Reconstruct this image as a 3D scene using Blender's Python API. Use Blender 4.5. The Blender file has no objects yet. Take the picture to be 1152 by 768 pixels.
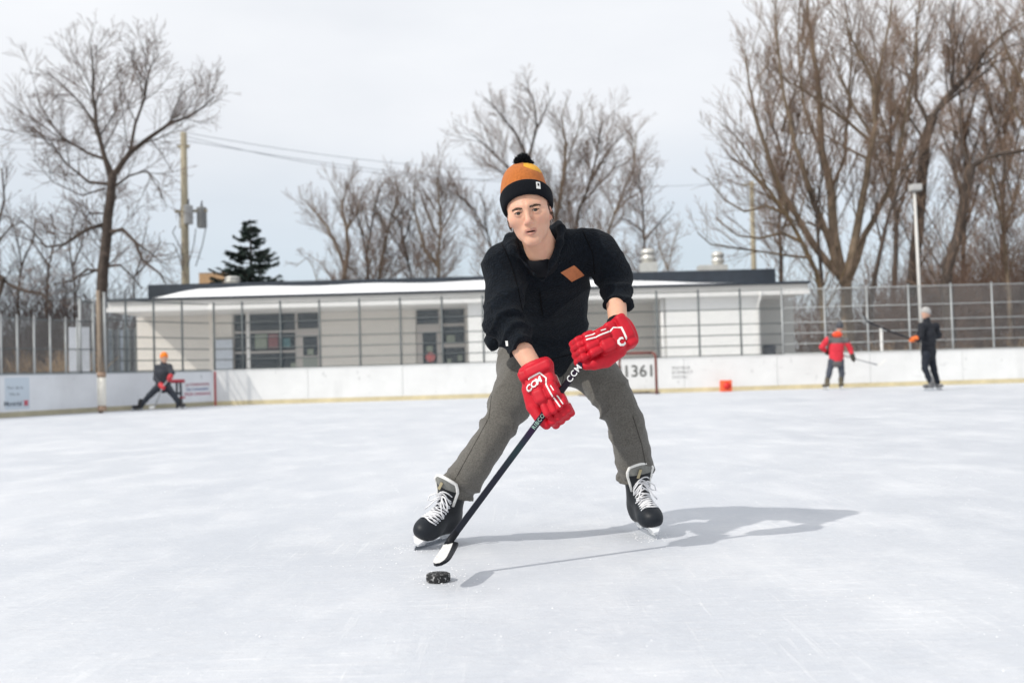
import bpy, bmesh, math, random, time
import numpy as np
from mathutils import Vector, Matrix, Euler
from mathutils.bvhtree import BVHTree

T0 = time.time()
sc = bpy.context.scene
COL = sc.collection
RAD = math.radians

# ------------------------------------------------------------------ camera
CAM_H = 0.66
FPX = 1120.0                                   # focal length in photo pixels (35 mm on 36 mm)
PITCH = math.atan(34.0 / FPX)
ROLL = RAD(-1.6)
CAM_R = Matrix.Rotation(RAD(90) + PITCH, 3, 'X') @ Matrix.Rotation(ROLL, 3, 'Z')
camd = bpy.data.cameras.new('camera')
cam = bpy.data.objects.new('camera', camd)
COL.objects.link(cam)
cam.matrix_world = Matrix.Translation((0, 0, CAM_H)) @ CAM_R.to_4x4()
camd.sensor_width = 36.0
camd.lens = 36.0 * FPX / 1152.0
camd.clip_start = 0.05
camd.clip_end = 2000
camd.dof.use_dof = True
camd.dof.focus_distance = 3.55
camd.dof.aperture_fstop = 2.8
sc.camera = cam

# ------------------------------------------------------------------ sun + sky
SUN_EL = RAD(39.5)
SUN_H = Vector((0.82, 0.572))                 # way the light travels over the ground
L = Vector((SUN_H.x * math.cos(SUN_EL), SUN_H.y * math.cos(SUN_EL), -math.sin(SUN_EL)))
sund = bpy.data.lights.new('sun', 'SUN')
sund.energy = 3.0
sund.angle = RAD(0.9)
sund.color = (1.0, 0.955, 0.88)
sun = bpy.data.objects.new('sun', sund)
COL.objects.link(sun)
sun.rotation_euler = L.to_track_quat('-Z', 'Y').to_euler()

world = bpy.data.worlds.new('World')
sc.world = world
world.use_nodes = True
wn, wl = world.node_tree.nodes, world.node_tree.links
wn.clear()
w_out = wn.new('ShaderNodeOutputWorld')
w_bg = wn.new('ShaderNodeBackground')
w_bg.inputs['Strength'].default_value = 0.1
sky = wn.new('ShaderNodeTexSky')
sky.sky_type = 'NISHITA'
sky.sun_disc = False
sky.sun_elevation = SUN_EL
sky.sun_rotation = math.atan2(-SUN_H.x, -SUN_H.y)
sky.air_density = 1.0
sky.dust_density = 1.5
w_tc = wn.new('ShaderNodeTexCoord')
w_sep = wn.new('ShaderNodeSeparateXYZ')
wl.new(w_tc.outputs['Generated'], w_sep.inputs[0])
# thin high cloud: denser higher up, thinning to blue towards the horizon
w_map = wn.new('ShaderNodeMapping')
w_map.inputs['Scale'].default_value = (1.2, 1.2, 3.4)
wl.new(w_tc.outputs['Generated'], w_map.inputs[0])
w_noise = wn.new('ShaderNodeTexNoise')
w_noise.inputs['Scale'].default_value = 2.1
w_noise.inputs['Detail'].default_value = 5
w_noise.inputs['Roughness'].default_value = 0.5
wl.new(w_map.outputs[0], w_noise.inputs[0])
w_r1 = wn.new('ShaderNodeMapRange')
w_r1.interpolation_type = 'SMOOTHSTEP'
w_r1.inputs['From Min'].default_value = 0.02
w_r1.inputs['From Max'].default_value = 0.34
w_r1.inputs['To Min'].default_value = 0.66
w_r1.inputs['To Max'].default_value = 0.93
wl.new(w_sep.outputs['Z'], w_r1.inputs['Value'])
w_m1 = wn.new('ShaderNodeMath'); w_m1.operation = 'MULTIPLY_ADD'
w_m1.inputs[1].default_value = 0.42
w_m1.inputs[2].default_value = -0.21
wl.new(w_noise.outputs['Fac'], w_m1.inputs[0])
w_add = wn.new('ShaderNodeMath'); w_add.operation = 'ADD'; w_add.use_clamp = True
wl.new(w_r1.outputs[0], w_add.inputs[0]); wl.new(w_m1.outputs[0], w_add.inputs[1])
w_mix = wn.new('ShaderNodeMix'); w_mix.data_type = 'RGBA'
w_hz = wn.new('ShaderNodeMix'); w_hz.data_type = 'RGBA'
w_hz.inputs['A'].default_value = (7.8, 8.8, 9.8, 1)
w_hz.inputs['B'].default_value = (9.55, 9.75, 10.1, 1)
w_r2 = wn.new('ShaderNodeMapRange'); w_r2.interpolation_type = 'SMOOTHSTEP'
w_r2.inputs['From Min'].default_value = 0.05; w_r2.inputs['From Max'].default_value = 0.26
wl.new(w_sep.outputs['Z'], w_r2.inputs['Value'])
wl.new(w_r2.outputs[0], w_hz.inputs['Factor'])
wl.new(w_hz.outputs['Result'], w_mix.inputs['B'])
wl.new(w_add.outputs[0], w_mix.inputs['Factor'])
wl.new(sky.outputs[0], w_mix.inputs['A'])
wl.new(w_mix.outputs['Result'], w_bg.inputs['Color'])
wl.new(w_bg.outputs[0], w_out.inputs[0])

sc.view_settings.view_transform = 'Standard'
sc.view_settings.look = 'None'
sc.view_settings.exposure = 0.0
sc.view_settings.gamma = 1.0
sc.view_settings.use_curve_mapping = False
sc.render.engine = 'CYCLES'
sc.cycles.max_bounces = 6
sc.cycles.transparent_max_bounces = 8
sc.cycles.use_denoising = True

# ------------------------------------------------------------------ helpers
def ray(x, y):
    return CAM_R @ Vector(((x - 576.0) / FPX, -(y - 384.0) / FPX, -1.0))

def at(x, y, Y):
    """point of the place seen at photo pixel (x, y) that lies Y metres down the rink"""
    r = ray(x, y)
    return Vector((0, 0, CAM_H)) + r * (Y / r.y)

def ground(x, y, z=0.0):
    r = ray(x, y)
    return Vector((0, 0, CAM_H)) + r * ((z - CAM_H) / r.z)

SK = 0.02                                      # the rink side runs 1.15 degrees off square
def onb(x, y, Y0):
    r = ray(x, y)
    return Vector((0, 0, CAM_H)) + r * (Y0 / (r.y - SK * r.x))

def tag(o, label=None, cat=None, group=None, kind=None):
    if label: o['label'] = label
    if cat: o['category'] = cat
    if group: o['group'] = group
    if kind: o['kind'] = kind
    return o

def empty(name, loc=(0, 0, 0), rz=0.0, label=None, cat=None, group=None):
    o = bpy.data.objects.new(name, None)
    o.empty_display_size = 0.1
    COL.objects.link(o)
    o.location = loc
    o.rotation_euler = (0, 0, rz)
    return tag(o, label, cat, group)

def link_mesh(name, me, mats, parent=None):
    o = bpy.data.objects.new(name, me)
    COL.objects.link(o)
    if mats is not None:
        for m in (mats if isinstance(mats, (list, tuple)) else [mats]):
            me.materials.append(m)
    if parent: o.parent = parent
    return o

def np_mesh(name, V, Q, smooth=True):
    """V (n,3) and Q (m,4) or (m,3) arrays -> mesh"""
    V = np.asarray(V, dtype=np.float32); Q = np.asarray(Q, dtype=np.int32)
    me = bpy.data.meshes.new(name)
    k = Q.shape[1]
    me.vertices.add(len(V)); me.vertices.foreach_set('co', V.ravel())
    me.loops.add(Q.size); me.loops.foreach_set('vertex_index', Q.ravel())
    me.polygons.add(len(Q))
    me.polygons.foreach_set('loop_start', np.arange(0, Q.size, k, dtype=np.int32))
    me.polygons.foreach_set('use_smooth', np.full(len(Q), smooth))
    me.update(calc_edges=True)
    me.validate()
    return me

class MB:
    """collects simple shapes into one mesh"""
    def __init__(s): s.v = []; s.f = []; s.sm = []
    def add(s, vs, fs, smooth=False):
        b = len(s.v); s.v += [tuple(v) for v in vs]
        s.f += [tuple(b + i for i in f) for f in fs]; s.sm += [smooth] * len(fs); return s
    def box(s, lo, hi, bev=0.0):
        (a, b, c), (d, e, f) = lo, hi
        if bev <= 0:
            s.add([(a,b,c),(d,b,c),(d,e,c),(a,e,c),(a,b,f),(d,b,f),(d,e,f),(a,e,f)],
                  [(3,2,1,0),(4,5,6,7),(0,1,5,4),(1,2,6,5),(2,3,7,6),(3,0,4,7)])
        else:
            bm = bmesh.new(); bmesh.ops.create_cube(bm, size=1)
            for v in bm.verts:
                v.co = Vector(((a+d)/2 + v.co.x*(d-a), (b+e)/2 + v.co.y*(e-b), (c+f)/2 + v.co.z*(f-c)))
            bmesh.ops.bevel(bm, geom=bm.edges[:], offset=bev, segments=2, affect='EDGES', profile=0.7)
            bm.verts.index_update()
            s.add([v.co for v in bm.verts], [[v.index for v in f.verts] for f in bm.faces]); bm.free()
        return s
    def tube(s, pts, rad, n=8, cap=True, smooth=True):
        pts = [Vector(p) for p in pts]
        if not isinstance(rad, (list, tuple)): rad = [rad] * len(pts)
        vs = []; fs = []
        up = None
        for i, p in enumerate(pts):
            d = (pts[min(i+1, len(pts)-1)] - pts[max(i-1, 0)])
            d = d.normalized() if d.length > 1e-9 else Vector((0,0,1))
            if up is None:
                up = d.cross(Vector((1,0,0)) if abs(d.x) < 0.8 else Vector((0,1,0))).normalized()
            else:
                up = (up - d * up.dot(d)); up = up.normalized() if up.length > 1e-6 else d.orthogonal().normalized()
            w = d.cross(up)
            for k in range(n):
                a = 2*math.pi*k/n
                vs.append(p + (up*math.cos(a) + w*math.sin(a)) * rad[i])
        for i in range(len(pts)-1):
            for k in range(n):
                k2 = (k+1) % n
                fs.append((i*n+k, i*n+k2, (i+1)*n+k2, (i+1)*n+k))
        if cap:
            fs.append(tuple(range(n-1, -1, -1))); fs.append(tuple((len(pts)-1)*n + k for k in range(n)))
        return s.add(vs, fs, smooth)
    def lathe(s, prof, n=20, loc=(0,0,0), smooth=True):
        vs = []; fs = []
        for r, z in prof:
            for k in range(n):
                a = 2*math.pi*k/n
                vs.append((loc[0]+r*math.cos(a), loc[1]+r*math.sin(a), loc[2]+z))
        for i in range(len(prof)-1):
            for k in range(n):
                k2 = (k+1) % n
                fs.append((i*n+k, i*n+k2, (i+1)*n+k2, (i+1)*n+k))
        fs.append(tuple(range(n-1, -1, -1))); fs.append(tuple((len(prof)-1)*n + k for k in range(n)))
        return s.add(vs, fs, smooth)
    def prism(s, outline, d0, d1):
        """outline: (x,z) list, extruded along y from d0 to d1"""
        n = len(outline)
        vs = [(x, d0, z) for x, z in outline] + [(x, d1, z) for x, z in outline]
        fs = [tuple(range(n)), tuple(range(2*n-1, n-1, -1))]
        for k in range(n):
            k2 = (k+1) % n
            fs.append((k2, k, n+k, n+k2))
        return s.add(vs, fs)
    def mesh(s, name):
        me = bpy.data.meshes.new(name)
        me.from_pydata(s.v, [], s.f)
        me.polygons.foreach_set('use_smooth', s.sm)
        me.update()
        return me
    def build(s, name, mat, parent=None):
        return link_mesh(name, s.mesh(name), mat, parent)

def text_mesh(body, size, bold=0.0, extrude=0.0, align='CENTER', spacing=1.0, res=3):
    cu = bpy.data.curves.new('lettering', 'FONT')
    cu.body = body; cu.size = size; cu.align_x = align; cu.align_y = 'CENTER'
    cu.offset = bold; cu.extrude = extrude; cu.space_character = spacing; cu.resolution_u = res
    o = bpy.data.objects.new('lettering', cu)
    COL.objects.link(o)
    dg = bpy.context.evaluated_depsgraph_get()
    me = bpy.data.meshes.new_from_object(o.evaluated_get(dg))
    bpy.data.objects.remove(o); bpy.data.curves.remove(cu)
    return me

# ------------------------------------------------------------------ materials
MATS = {}
def mat(name, col, rough=0.6, metal=0.0, var=0.0, vscale=5.0, bump=0.0, bscale=40.0, col2=None, spec=0.5,
        sheen=0.0, stretch=(1,1,1), coat=0.0, trans=0.0, bdist=0.01, sss=0.0, detail=4.0, vcol=None):
    if name in MATS: return MATS[name]
    m = bpy.data.materials.new(name); m.use_nodes = True
    nt = m.node_tree; n = nt.nodes; l = nt.links
    b = n['Principled BSDF']
    b.inputs['Base Color'].default_value = (*col, 1)
    b.inputs['Roughness'].default_value = rough
    b.inputs['Metallic'].default_value = metal
    b.inputs['Specular IOR Level'].default_value = spec
    b.inputs['Sheen Weight'].default_value = sheen
    b.inputs['Sheen Roughness'].default_value = 0.6
    b.inputs['Coat Weight'].default_value = coat
    b.inputs['Transmission Weight'].default_value = trans
    if sss:
        b.inputs['Subsurface Weight'].default_value = sss
        b.inputs['Subsurface Radius'].default_value = (0.012, 0.004, 0.002)
        b.inputs['Subsurface Scale'].default_value = 0.6
    tc = n.new('ShaderNodeTexCoord'); mp = n.new('ShaderNodeMapping')
    mp.inputs['Scale'].default_value = stretch
    l.new(tc.outputs['Object'], mp.inputs[0])
    csock = None
    if var > 0 or col2 is not None:
        no = n.new('ShaderNodeTexNoise'); no.inputs['Scale'].default_value = vscale
        no.inputs['Detail'].default_value = detail; no.inputs['Roughness'].default_value = 0.6
        l.new(mp.outputs[0], no.inputs[0])
        rp = n.new('ShaderNodeMapRange'); rp.inputs['From Min'].default_value = 0.3; rp.inputs['From Max'].default_value = 0.7
        l.new(no.outputs['Fac'], rp.inputs['Value'])
        mx = n.new('ShaderNodeMix'); mx.data_type = 'RGBA'
        c2 = col2 if col2 is not None else tuple(min(1, c*(1+var)) for c in col)
        c1 = col if col2 is not None else tuple(c*(1-var) for c in col)
        mx.inputs['A'].default_value = (*c1, 1); mx.inputs['B'].default_value = (*c2, 1)
        l.new(rp.outputs[0], mx.inputs['Factor'])
        csock = mx.outputs['Result']
    if vcol:
        at_ = n.new('ShaderNodeVertexColor'); at_.layer_name = vcol
        if csock is None:
            csock = at_.outputs['Color']
        else:
            mm = n.new('ShaderNodeMix'); mm.data_type = 'RGBA'; mm.blend_type = 'MULTIPLY'
            mm.inputs['Factor'].default_value = 1
            l.new(at_.outputs['Color'], mm.inputs['A']); l.new(csock, mm.inputs['B'])
            csock = mm.outputs['Result']
    if csock is not None: l.new(csock, b.inputs['Base Color'])
    if bump > 0:
        nb = n.new('ShaderNodeTexNoise'); nb.inputs['Scale'].default_value = bscale
        nb.inputs['Detail'].default_value = 5
        l.new(mp.outputs[0], nb.inputs[0])
        bp = n.new('ShaderNodeBump'); bp.inputs['Strength'].default_value = bump; bp.inputs['Distance'].default_value = bdist
        l.new(nb.outputs['Fac'], bp.inputs['Height']); l.new(bp.outputs[0], b.inputs['Normal'])
    MATS[name] = m
    return m

# ================================================================== GROUND AND ICE
def ice_material():
    m = bpy.data.materials.new('ice'); m.use_nodes = True
    n = m.node_tree.nodes; l = m.node_tree.links; b = n['Principled BSDF']
    tc = n.new('ShaderNodeTexCoord')
    def noise(scale, stretch, rot, detail=6, rough=0.6):
        mp = n.new('ShaderNodeMapping'); mp.inputs['Scale'].default_value = stretch; mp.inputs['Rotation'].default_value = (0,0,RAD(rot))
        l.new(tc.outputs['Object'], mp.inputs[0])
        no = n.new('ShaderNodeTexNoise'); no.inputs['Scale'].default_value = scale
        no.inputs['Detail'].default_value = detail; no.inputs['Roughness'].default_value = rough
        l.new(mp.outputs[0], no.inputs[0]); return no.outputs['Fac']
    def rng(s, a, b_, c, d):
        r = n.new('ShaderNodeMapRange'); r.inputs['From Min'].default_value = a; r.inputs['From Max'].default_value = b_
        r.inputs['To Min'].default_value = c; r.inputs['To Max'].default_value = d
        l.new(s, r.inputs['Value']); return r.outputs[0]
    def math_(op, a, b_):
        x = n.new('ShaderNodeMath'); x.operation = op
        for i, q in enumerate((a, b_)):
            if isinstance(q, (int, float)): x.inputs[i].default_value = q
            else: l.new(q, x.inputs[i])
        return x.outputs[0]
    big = noise(0.55, (1, 0.8, 1), 20)
    mid = noise(2.6, (1, 0.6, 1), -15)
    fine = noise(34, (1, 1, 1), 0, 8, 0.7)
    st1 = noise(2.2, (1, 26, 1), 8, 4)          # long skate strokes
    st2 = noise(2.0, (22, 1, 1), 28, 4)
    st3 = noise(3.0, (1, 34, 1), -32, 3)
    st4 = noise(5.0, (1, 60, 1), 16, 2); st5 = noise(5.0, (1, 70, 1), -58, 2); st6 = noise(4.0, (1, 48, 1), 74, 2)
    s1 = rng(st1, 0.56, 0.66, 0, 1); s2 = rng(st2, 0.58, 0.68, 0, 1); s3 = rng(st3, 0.6, 0.68, 0, 1)
    scr = math_('ADD', math_('ADD', s1, s2), s3)
    cutl = math_('ADD', math_('ADD', rng(st4, 0.63, 0.68, 0, 1), rng(st5, 0.64, 0.69, 0, 1)), rng(st6, 0.63, 0.68, 0, 1))
    patch = rng(noise(1.4, (1, 1, 1), 40, 3), 0.42, 0.62, 0, 1)
    scr = math_('MULTIPLY', scr, patch)
    snow = math_('ADD', rng(fine, 0.54, 0.70, 0, 0.8), rng(mid, 0.46, 0.68, 0, 0.75))
    white = math_('ADD', math_('ADD', math_('MULTIPLY', scr, 0.34), math_('MULTIPLY', snow, 0.5)), rng(big, 0.35, 0.65, -0.05, 0.30))
    white = math_('ADD', white, math_('MULTIPLY', cutl, 0.45))
    white = math_('SUBTRACT', white, rng(noise(7, (1, 9, 1), 12, 4), 0.58, 0.72, 0, 0.30))
    cl = n.new('ShaderNodeClamp'); l.new(white, cl.inputs[0])
    mx = n.new('ShaderNodeMix'); mx.data_type = 'RGBA'
    mx.inputs['A'].default_value = (0.535, 0.562, 0.610, 1)
    mx.inputs['B'].default_value = (0.738, 0.746, 0.764, 1)
    l.new(cl.outputs[0], mx.inputs['Factor']); l.new(mx.outputs['Result'], b.inputs['Base Color'])
    l.new(rng(cl.outputs[0], 0, 1, 0.42, 0.75), b.inputs['Roughness'])
    b.inputs['Specular IOR Level'].default_value = 0.35
    bp = n.new('ShaderNodeBump'); bp.inputs['Strength'].default_value = 0.45; bp.inputs['Distance'].default_value = 0.006
    hgt = math_('ADD', math_('ADD', math_('MULTIPLY', fine, 0.9), math_('MULTIPLY', mid, 1.2)), math_('ADD', math_('MULTIPLY', scr, 0.25), math_('MULTIPLY', cutl, -0.5)))
    l.new(hgt, bp.inputs['Height']); l.new(bp.outputs[0], b.inputs['Normal'])
    return m

M_GROUND = mat('litter_ground', (0.13, 0.095, 0.07), 0.95, var=0.4, vscale=0.8, bump=0.6, bscale=6, col2=(0.36, 0.33, 0.31))
tag(MB().add([(-900,-900,-0.02),(900,-900,-0.02),(900,900,-0.02),(-900,900,-0.02)], [(0,1,2,3)]).build('ground', M_GROUND), kind='structure')

M_SNOWG = mat('bounce_snow', (0.72, 0.73, 0.75), 0.85, var=0.1, vscale=1.2, bump=0.5, bscale=4, bdist=0.03)  # unseen snow sheet added to bounce light up the pavilion walls
tag(MB().add([(-30,24.0,-0.012),(10.4,24.0,-0.012),(10.4,62,-0.012),(-30,62,-0.012)], [(0,1,2,3)]).build('snow_bounce', M_SNOWG), kind='structure')
# line of the boards' inner face on the ice, corner first
BP = [Vector((-12.6, 9.0)), Vector((-12.3, 14.0)), Vector((-11.62, 18.6))]
c0, c1, c2, c3 = ground(0, 470.2), ground(113, 463.2), ground(178, 459.6), ground(240, 456.2)
BP += [Vector((c.x, c.y)) for c in (c0, c1, c2)]
YB = c3.y - SK * c3.x
BP += [Vector((c3.x, YB + SK * c3.x))]
BACK_L = c3.x
BP += [Vector((24.0, YB + SK * 24.0))]
ICEOUT = [(-12.6, -14)] + [tuple(p) for p in BP] + [(24, -14)]
tag(MB().add([(x, y, 0.0) for x, y in ICEOUT], [tuple(range(len(ICEOUT)-1, -1, -1))]).build('ice', ice_material()), kind='structure')

# ================================================================== RINK BOARDS
BH = 0.88
M_BOARD = mat('board_white', (0.765, 0.765, 0.755), 0.45, var=0.05, vscale=1.5, bump=0.1, bscale=3, spec=0.4)
M_BOARD_SHADE = mat('board_white_shaded', (0.73, 0.75, 0.78), 0.45, var=0.06, vscale=1.5, bump=0.1, bscale=3, spec=0.4)  # board white greyed for the corner, its shade put into the colour
M_KICK = mat('kick_plate', (0.62, 0.53, 0.33), 0.6, var=0.15, vscale=3)
M_KICK_SHADE = mat('kick_plate_shaded', (0.42, 0.38, 0.27), 0.6, var=0.15, vscale=3)  # same plate darkened, corner shade put into the colour
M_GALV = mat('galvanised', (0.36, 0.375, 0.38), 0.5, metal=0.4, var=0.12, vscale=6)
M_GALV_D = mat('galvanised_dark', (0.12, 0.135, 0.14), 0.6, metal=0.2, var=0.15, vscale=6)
M_WIRE = mat('fence_wire', (0.36, 0.38, 0.39), 0.5, metal=0.5)
M_CAP = mat('cap_rail', (0.30, 0.33, 0.35), 0.6, var=0.1)
M_RED = mat('line_red', (0.46, 0.07, 0.08), 0.5)

def scuff(m, dark):
    n = m.node_tree.nodes; l = m.node_tree.links; b = n['Principled BSDF']; src = b.inputs['Base Color'].links[0].from_socket
    tc = n.new('ShaderNodeTexCoord'); cur = src
    for sc_, st_, lo, hi, k in ((3.0, (1.6, 1, 0.35), .60, .72, .16), (16, (1, 1, 0.5), .66, .74, .40), (26, (0.25, 1, 1.6), .68, .76, .32)):
        mp = n.new('ShaderNodeMapping'); mp.inputs['Scale'].default_value = st_; ob = n.new('ShaderNodeNewGeometry')
        l.new(ob.outputs['Position'], mp.inputs[0])
        no = n.new('ShaderNodeTexNoise'); no.inputs['Scale'].default_value = sc_ * 0.35; no.inputs['Detail'].default_value = 4; l.new(mp.outputs[0], no.inputs[0])
        r = n.new('ShaderNodeMapRange'); r.inputs['From Min'].default_value = lo; r.inputs['From Max'].default_value = hi; r.inputs['To Max'].default_value = k; l.new(no.outputs['Fac'], r.inputs['Value'])
        mx = n.new('ShaderNodeMix'); mx.data_type = 'RGBA'; mx.inputs['B'].default_value = (*dark, 1); l.new(r.outputs[0], mx.inputs['Factor']); l.new(cur, mx.inputs['A']); cur = mx.outputs['Result']
    l.new(cur, b.inputs['Base Color'])
scuff(M_BOARD, (0.30, 0.30, 0.30)); scuff(M_BOARD_SHADE, (0.28, 0.29, 0.31))
def seg_frame(p, q):
    d = (q - p); ln = d.length; return math.atan2(d.y, d.x), ln

def panel_box(root, name, p, q, t0, t1, z0, z1, m, gap=0.004):
    """box along the segment p->q, t0..t1 behind its inner face"""
    a, ln = seg_frame(p, q)
    o = MB().box((gap, t0, z0), (ln - gap, t1, z1)).build(name, m, root)
    o.location = (p.x, p.y, 0); o.rotation_euler = (0, 0, a)
    return o

def cut(path, step):
    out = []
    for p, q in zip(path[:-1], path[1:]):
        k = max(1, round((q - p).length / step))
        out += [(p.lerp(q, i / k), p.lerp(q, (i + 1) / k)) for i in range(k)]
    return out

def boards(path, label, m, mk, step=2.4, cap=None):
    root = empty('rink_boards', (0, 0, 0), 0, label, 'rink boards')
    for p, q in cut(path, step):
        panel_box(root, 'board_panel', p, q, 0.0, 0.05, 0.115, BH, m)
        panel_box(root, 'kick_plate', p, q, -0.008, 0.045, -0.01, 0.112, mk, 0.001)
        panel_box(root, 'cap_rail', p, q, -0.012, 0.075, BH + 0.002, BH + 0.03, cap or m, 0.0)
    return root
B_LEFT = boards(BP[:7], 'grey-white rink boards curving round the shaded corner behind the skater in the orange hat', M_BOARD_SHADE, M_KICK_SHADE, cap=M_CAP)
B_BACK = boards(BP[6:], 'long white sunlit rink boards running across in front of the building', M_BOARD, M_KICK)
rl = MB().box((-0.024, -0.004, 0.0), (0.024, -0.0005, BH)).build('red_line', M_RED, B_BACK)
rl.location = (BP[6].x + 0.06, BP[6].y - 0.012, 0)

def board_text(body, x, y, h_px, Y0, col, root, bold=0.0, seg=None, spacing=1.0, align='CENTER'):
    """lettering on the boards; h_px cap height in photo pixels"""
    if seg is None:
        P = onb(x, y, Y0); ang = math.atan(SK); nrm = Vector((SK, -1, 0)).normalized()
    else:
        p, q = seg; d = (q - p).normalized(); nrm = Vector((d.y, -d.x, 0))
        r = ray(x, y); o = Vector((0, 0, CAM_H))
        t = (Vector((p.x, p.y, 0)) - o).dot(nrm) / r.dot(nrm); P = o + r * t; ang = math.atan2(d.y, d.x)
    size = h_px / FPX * P.y / 0.70
    me = text_mesh(body, size, bold * size, 0.001, align, spacing)
    o = link_mesh('lettering', me, mat('ink_%02x%02x%02x' % tuple(int(c*255) for c in col), col, 0.6), root)
    o.matrix_world = Matrix.Translation(P + nrm * 0.004) @ Matrix.Rotation(ang, 4, 'Z') @ Matrix.Rotation(RAD(90), 4, 'X')
    return o

YF = YB - 0.003
board_text('M1361', 711.5, 418, 13, YF, (0.11, 0.11, 0.10), B_BACK, 0.012, spacing=1.0)
for i, s in enumerate(('MOTEUR', "D'IMPACT", 'SOCIAL')):
    board_text(s, 756, 414.0 + i*5.1 , 3.1, YF, (0.27, 0.27, 0.26), B_BACK, 0.0, spacing=1.25, align='LEFT')
sg = (BP[5], BP[6])
for i, (s, c) in enumerate((('LA FONDATION', (0.35, 0.05, 0.10)), ('DU CANADIEN', (0.10, 0.13, 0.30)), ("POUR L'ENFANCE", (0.42, 0.05, 0.12)))):
    board_text(s, 222, 432.4 + i*5.3, 3.1, 0, c, B_LEFT, 0.015, seg=sg)
sg = (BP[3], BP[4])
sp = panel_box(B_LEFT, 'sign_sheet', BP[3] + (BP[4]-BP[3])*0.045, BP[3] + (BP[4]-BP[3])*0.275, -0.003, -0.0005, 0.17, 0.83,
               mat('pale_blue_sheet', (0.55, 0.62, 0.69), 0.5))
board_text('Parc de la', 17, 436.0, 3.6, 0, (0.20, 0.23, 0.26), B_LEFT, 0.0, seg=sg)
board_text('Ville de', 16, 443.2, 3.2, 0, (0.20, 0.23, 0.26), B_LEFT, 0.0, seg=sg)
board_text('Montréal', 14.5, 454.0, 5.6, 0, (0.14, 0.16, 0.19), B_LEFT, 0.01, seg=sg, spacing=0.8)
def on_seg(x, y, seg, off=0.004):
    p, q = seg; d = (q - p).normalized(); nrm = Vector((d.y, -d.x, 0))
    r = ray(x, y); o = Vector((0, 0, CAM_H)); t = (Vector((p.x, p.y, 0)) - o).dot(nrm) / r.dot(nrm)
    return o + r*t + nrm*off, math.atan2(d.y, d.x)
P, a = on_seg(29.0, 453, sg)
ros = MB()
for k in range(4):
    aa = k*math.pi/2
    ros.tube([Vector((math.cos(aa)*0.03, 0, math.sin(aa)*0.05)), Vector((math.cos(aa)*0.031, -0.002, math.sin(aa)*0.051))], 0.055, 14)
o = ros.build('rosette_emblem', mat('emblem_red', (0.62, 0.14, 0.18), 0.5), B_LEFT); o.location = P; o.rotation_euler = (0, 0, a)

# ================================================================== FENCES ON THE BOARDS
def wires(path, z0, z1, sp=0.06, r=0.0024):
    """diagonal chain-link wires woven between z0 and z1 along the path"""
    mb = MB(); h = z1 - z0
    lens = [(q-p).length for p, q in zip(path[:-1], path[1:])]
    tot = sum(lens)
    def pt(s):
        s = max(0, min(tot - 1e-6, s))
        for p, q, ln in zip(path[:-1], path[1:], lens):
            if s <= ln: return p.lerp(q, s/ln)
            s -= ln
        return path[-1]
    k = int((tot + h) / sp)
    for i in range(k):
        s = i*sp - h
        for sg_ in (0, 1):
            pts = []
            for f in (0.0, 1.0):
                u = s + (f*h if sg_ == 0 else (1-f)*h)
                ff = f
                if u < 0:
                    ff = f + (-u/h if (sg_ == 0) == (f == 0.0) else u/h); u = 0
                    if sg_ == 0 and f == 0.0: ff = -s/h
                    if sg_ == 1 and f == 1.0: ff = 1 + s/h
                if u > tot:
                    e = u - tot; u = tot
                    ff = 1 - e/h if sg_ == 0 else e/h
                xy = pt(u); pts.append(Vector((xy.x, xy.y, z0 + max(0, min(1, ff))*h)))
            if (pts[0]-pts[1]).length > 0.03:
                m_ = (pts[0]+pts[1])/2
                mb.tube(pts, r, 3, cap=False)
    return mb

def offset(path, d):
    out = []
    for i, p in enumerate(path):
        t = (path[min(i+1, len(path)-1)] - path[max(i-1, 0)]).normalized()
        out.append(p + Vector((-t.y, t.x)) * d)
    return out

def fence(path, posts, rails, top, label, mpost, mrail, z0=BH + 0.03, rp=0.026, base=0.0):
    root = empty('chain_link_fence', (0, 0, 0), 0, label, 'fence')
    for p in posts:
        MB().tube([(p.x, p.y, base), (p.x, p.y, top + 0.02)], rp, 8).lathe([(rp*1.1, 0), (rp*0.8, 0.03), (0.002, 0.045)], 8, (p.x, p.y, top + 0.02)).build('post', mpost, root)
    for z in rails:
        for p, q in zip(path[:-1], path[1:]):
            MB().tube([(p.x, p.y, z), (q.x, q.y, z)], 0.0125, 6).build('rail', mrail, root)
    o = tag(wires(offset(path, 0.02), z0, top).build('wire_mesh', M_WIRE, root), kind='stuff')
    return root

FO = 0.115
back = offset([BP[6], BP[7]], FO)
FT = BH + 1.74
R5 = [BH + v for v in (0.05, 0.30, 0.58, 0.86, 1.25, 1.735)]
# posts every 46-47 px of the photo along the straight side
pb = []
x = 273.0 - 37.5
xs_posts = [273, 316, 360, 405, 451, 498, 544, 591, 638, 685, 740, 787, 834, 881, 929, 977, 1024, 1072, 1118, 1165, 1212]
split_x = 8.35
for xp in xs_posts:
    P = onb(xp, 385, YB + FO); pb.append(Vector((P.x, P.y)))
mid = [p for p in pb if p.x < onb(870, 385, YB).x]
right = [p for p in pb if p.x > onb(870, 385, YB).x] + [Vector((x_, YB + FO + SK*x_)) for x_ in (15.7, 16.8, 17.9, 19.0, 20.1, 21.2, 22.3, 23.4)]
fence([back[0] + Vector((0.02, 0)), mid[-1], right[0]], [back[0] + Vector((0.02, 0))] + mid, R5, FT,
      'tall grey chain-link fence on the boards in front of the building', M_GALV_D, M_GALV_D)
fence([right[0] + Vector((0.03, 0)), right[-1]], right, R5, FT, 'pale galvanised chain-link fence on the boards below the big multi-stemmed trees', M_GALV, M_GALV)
cor = offset([BP[4], BP[5], BP[6]], FO)
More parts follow.
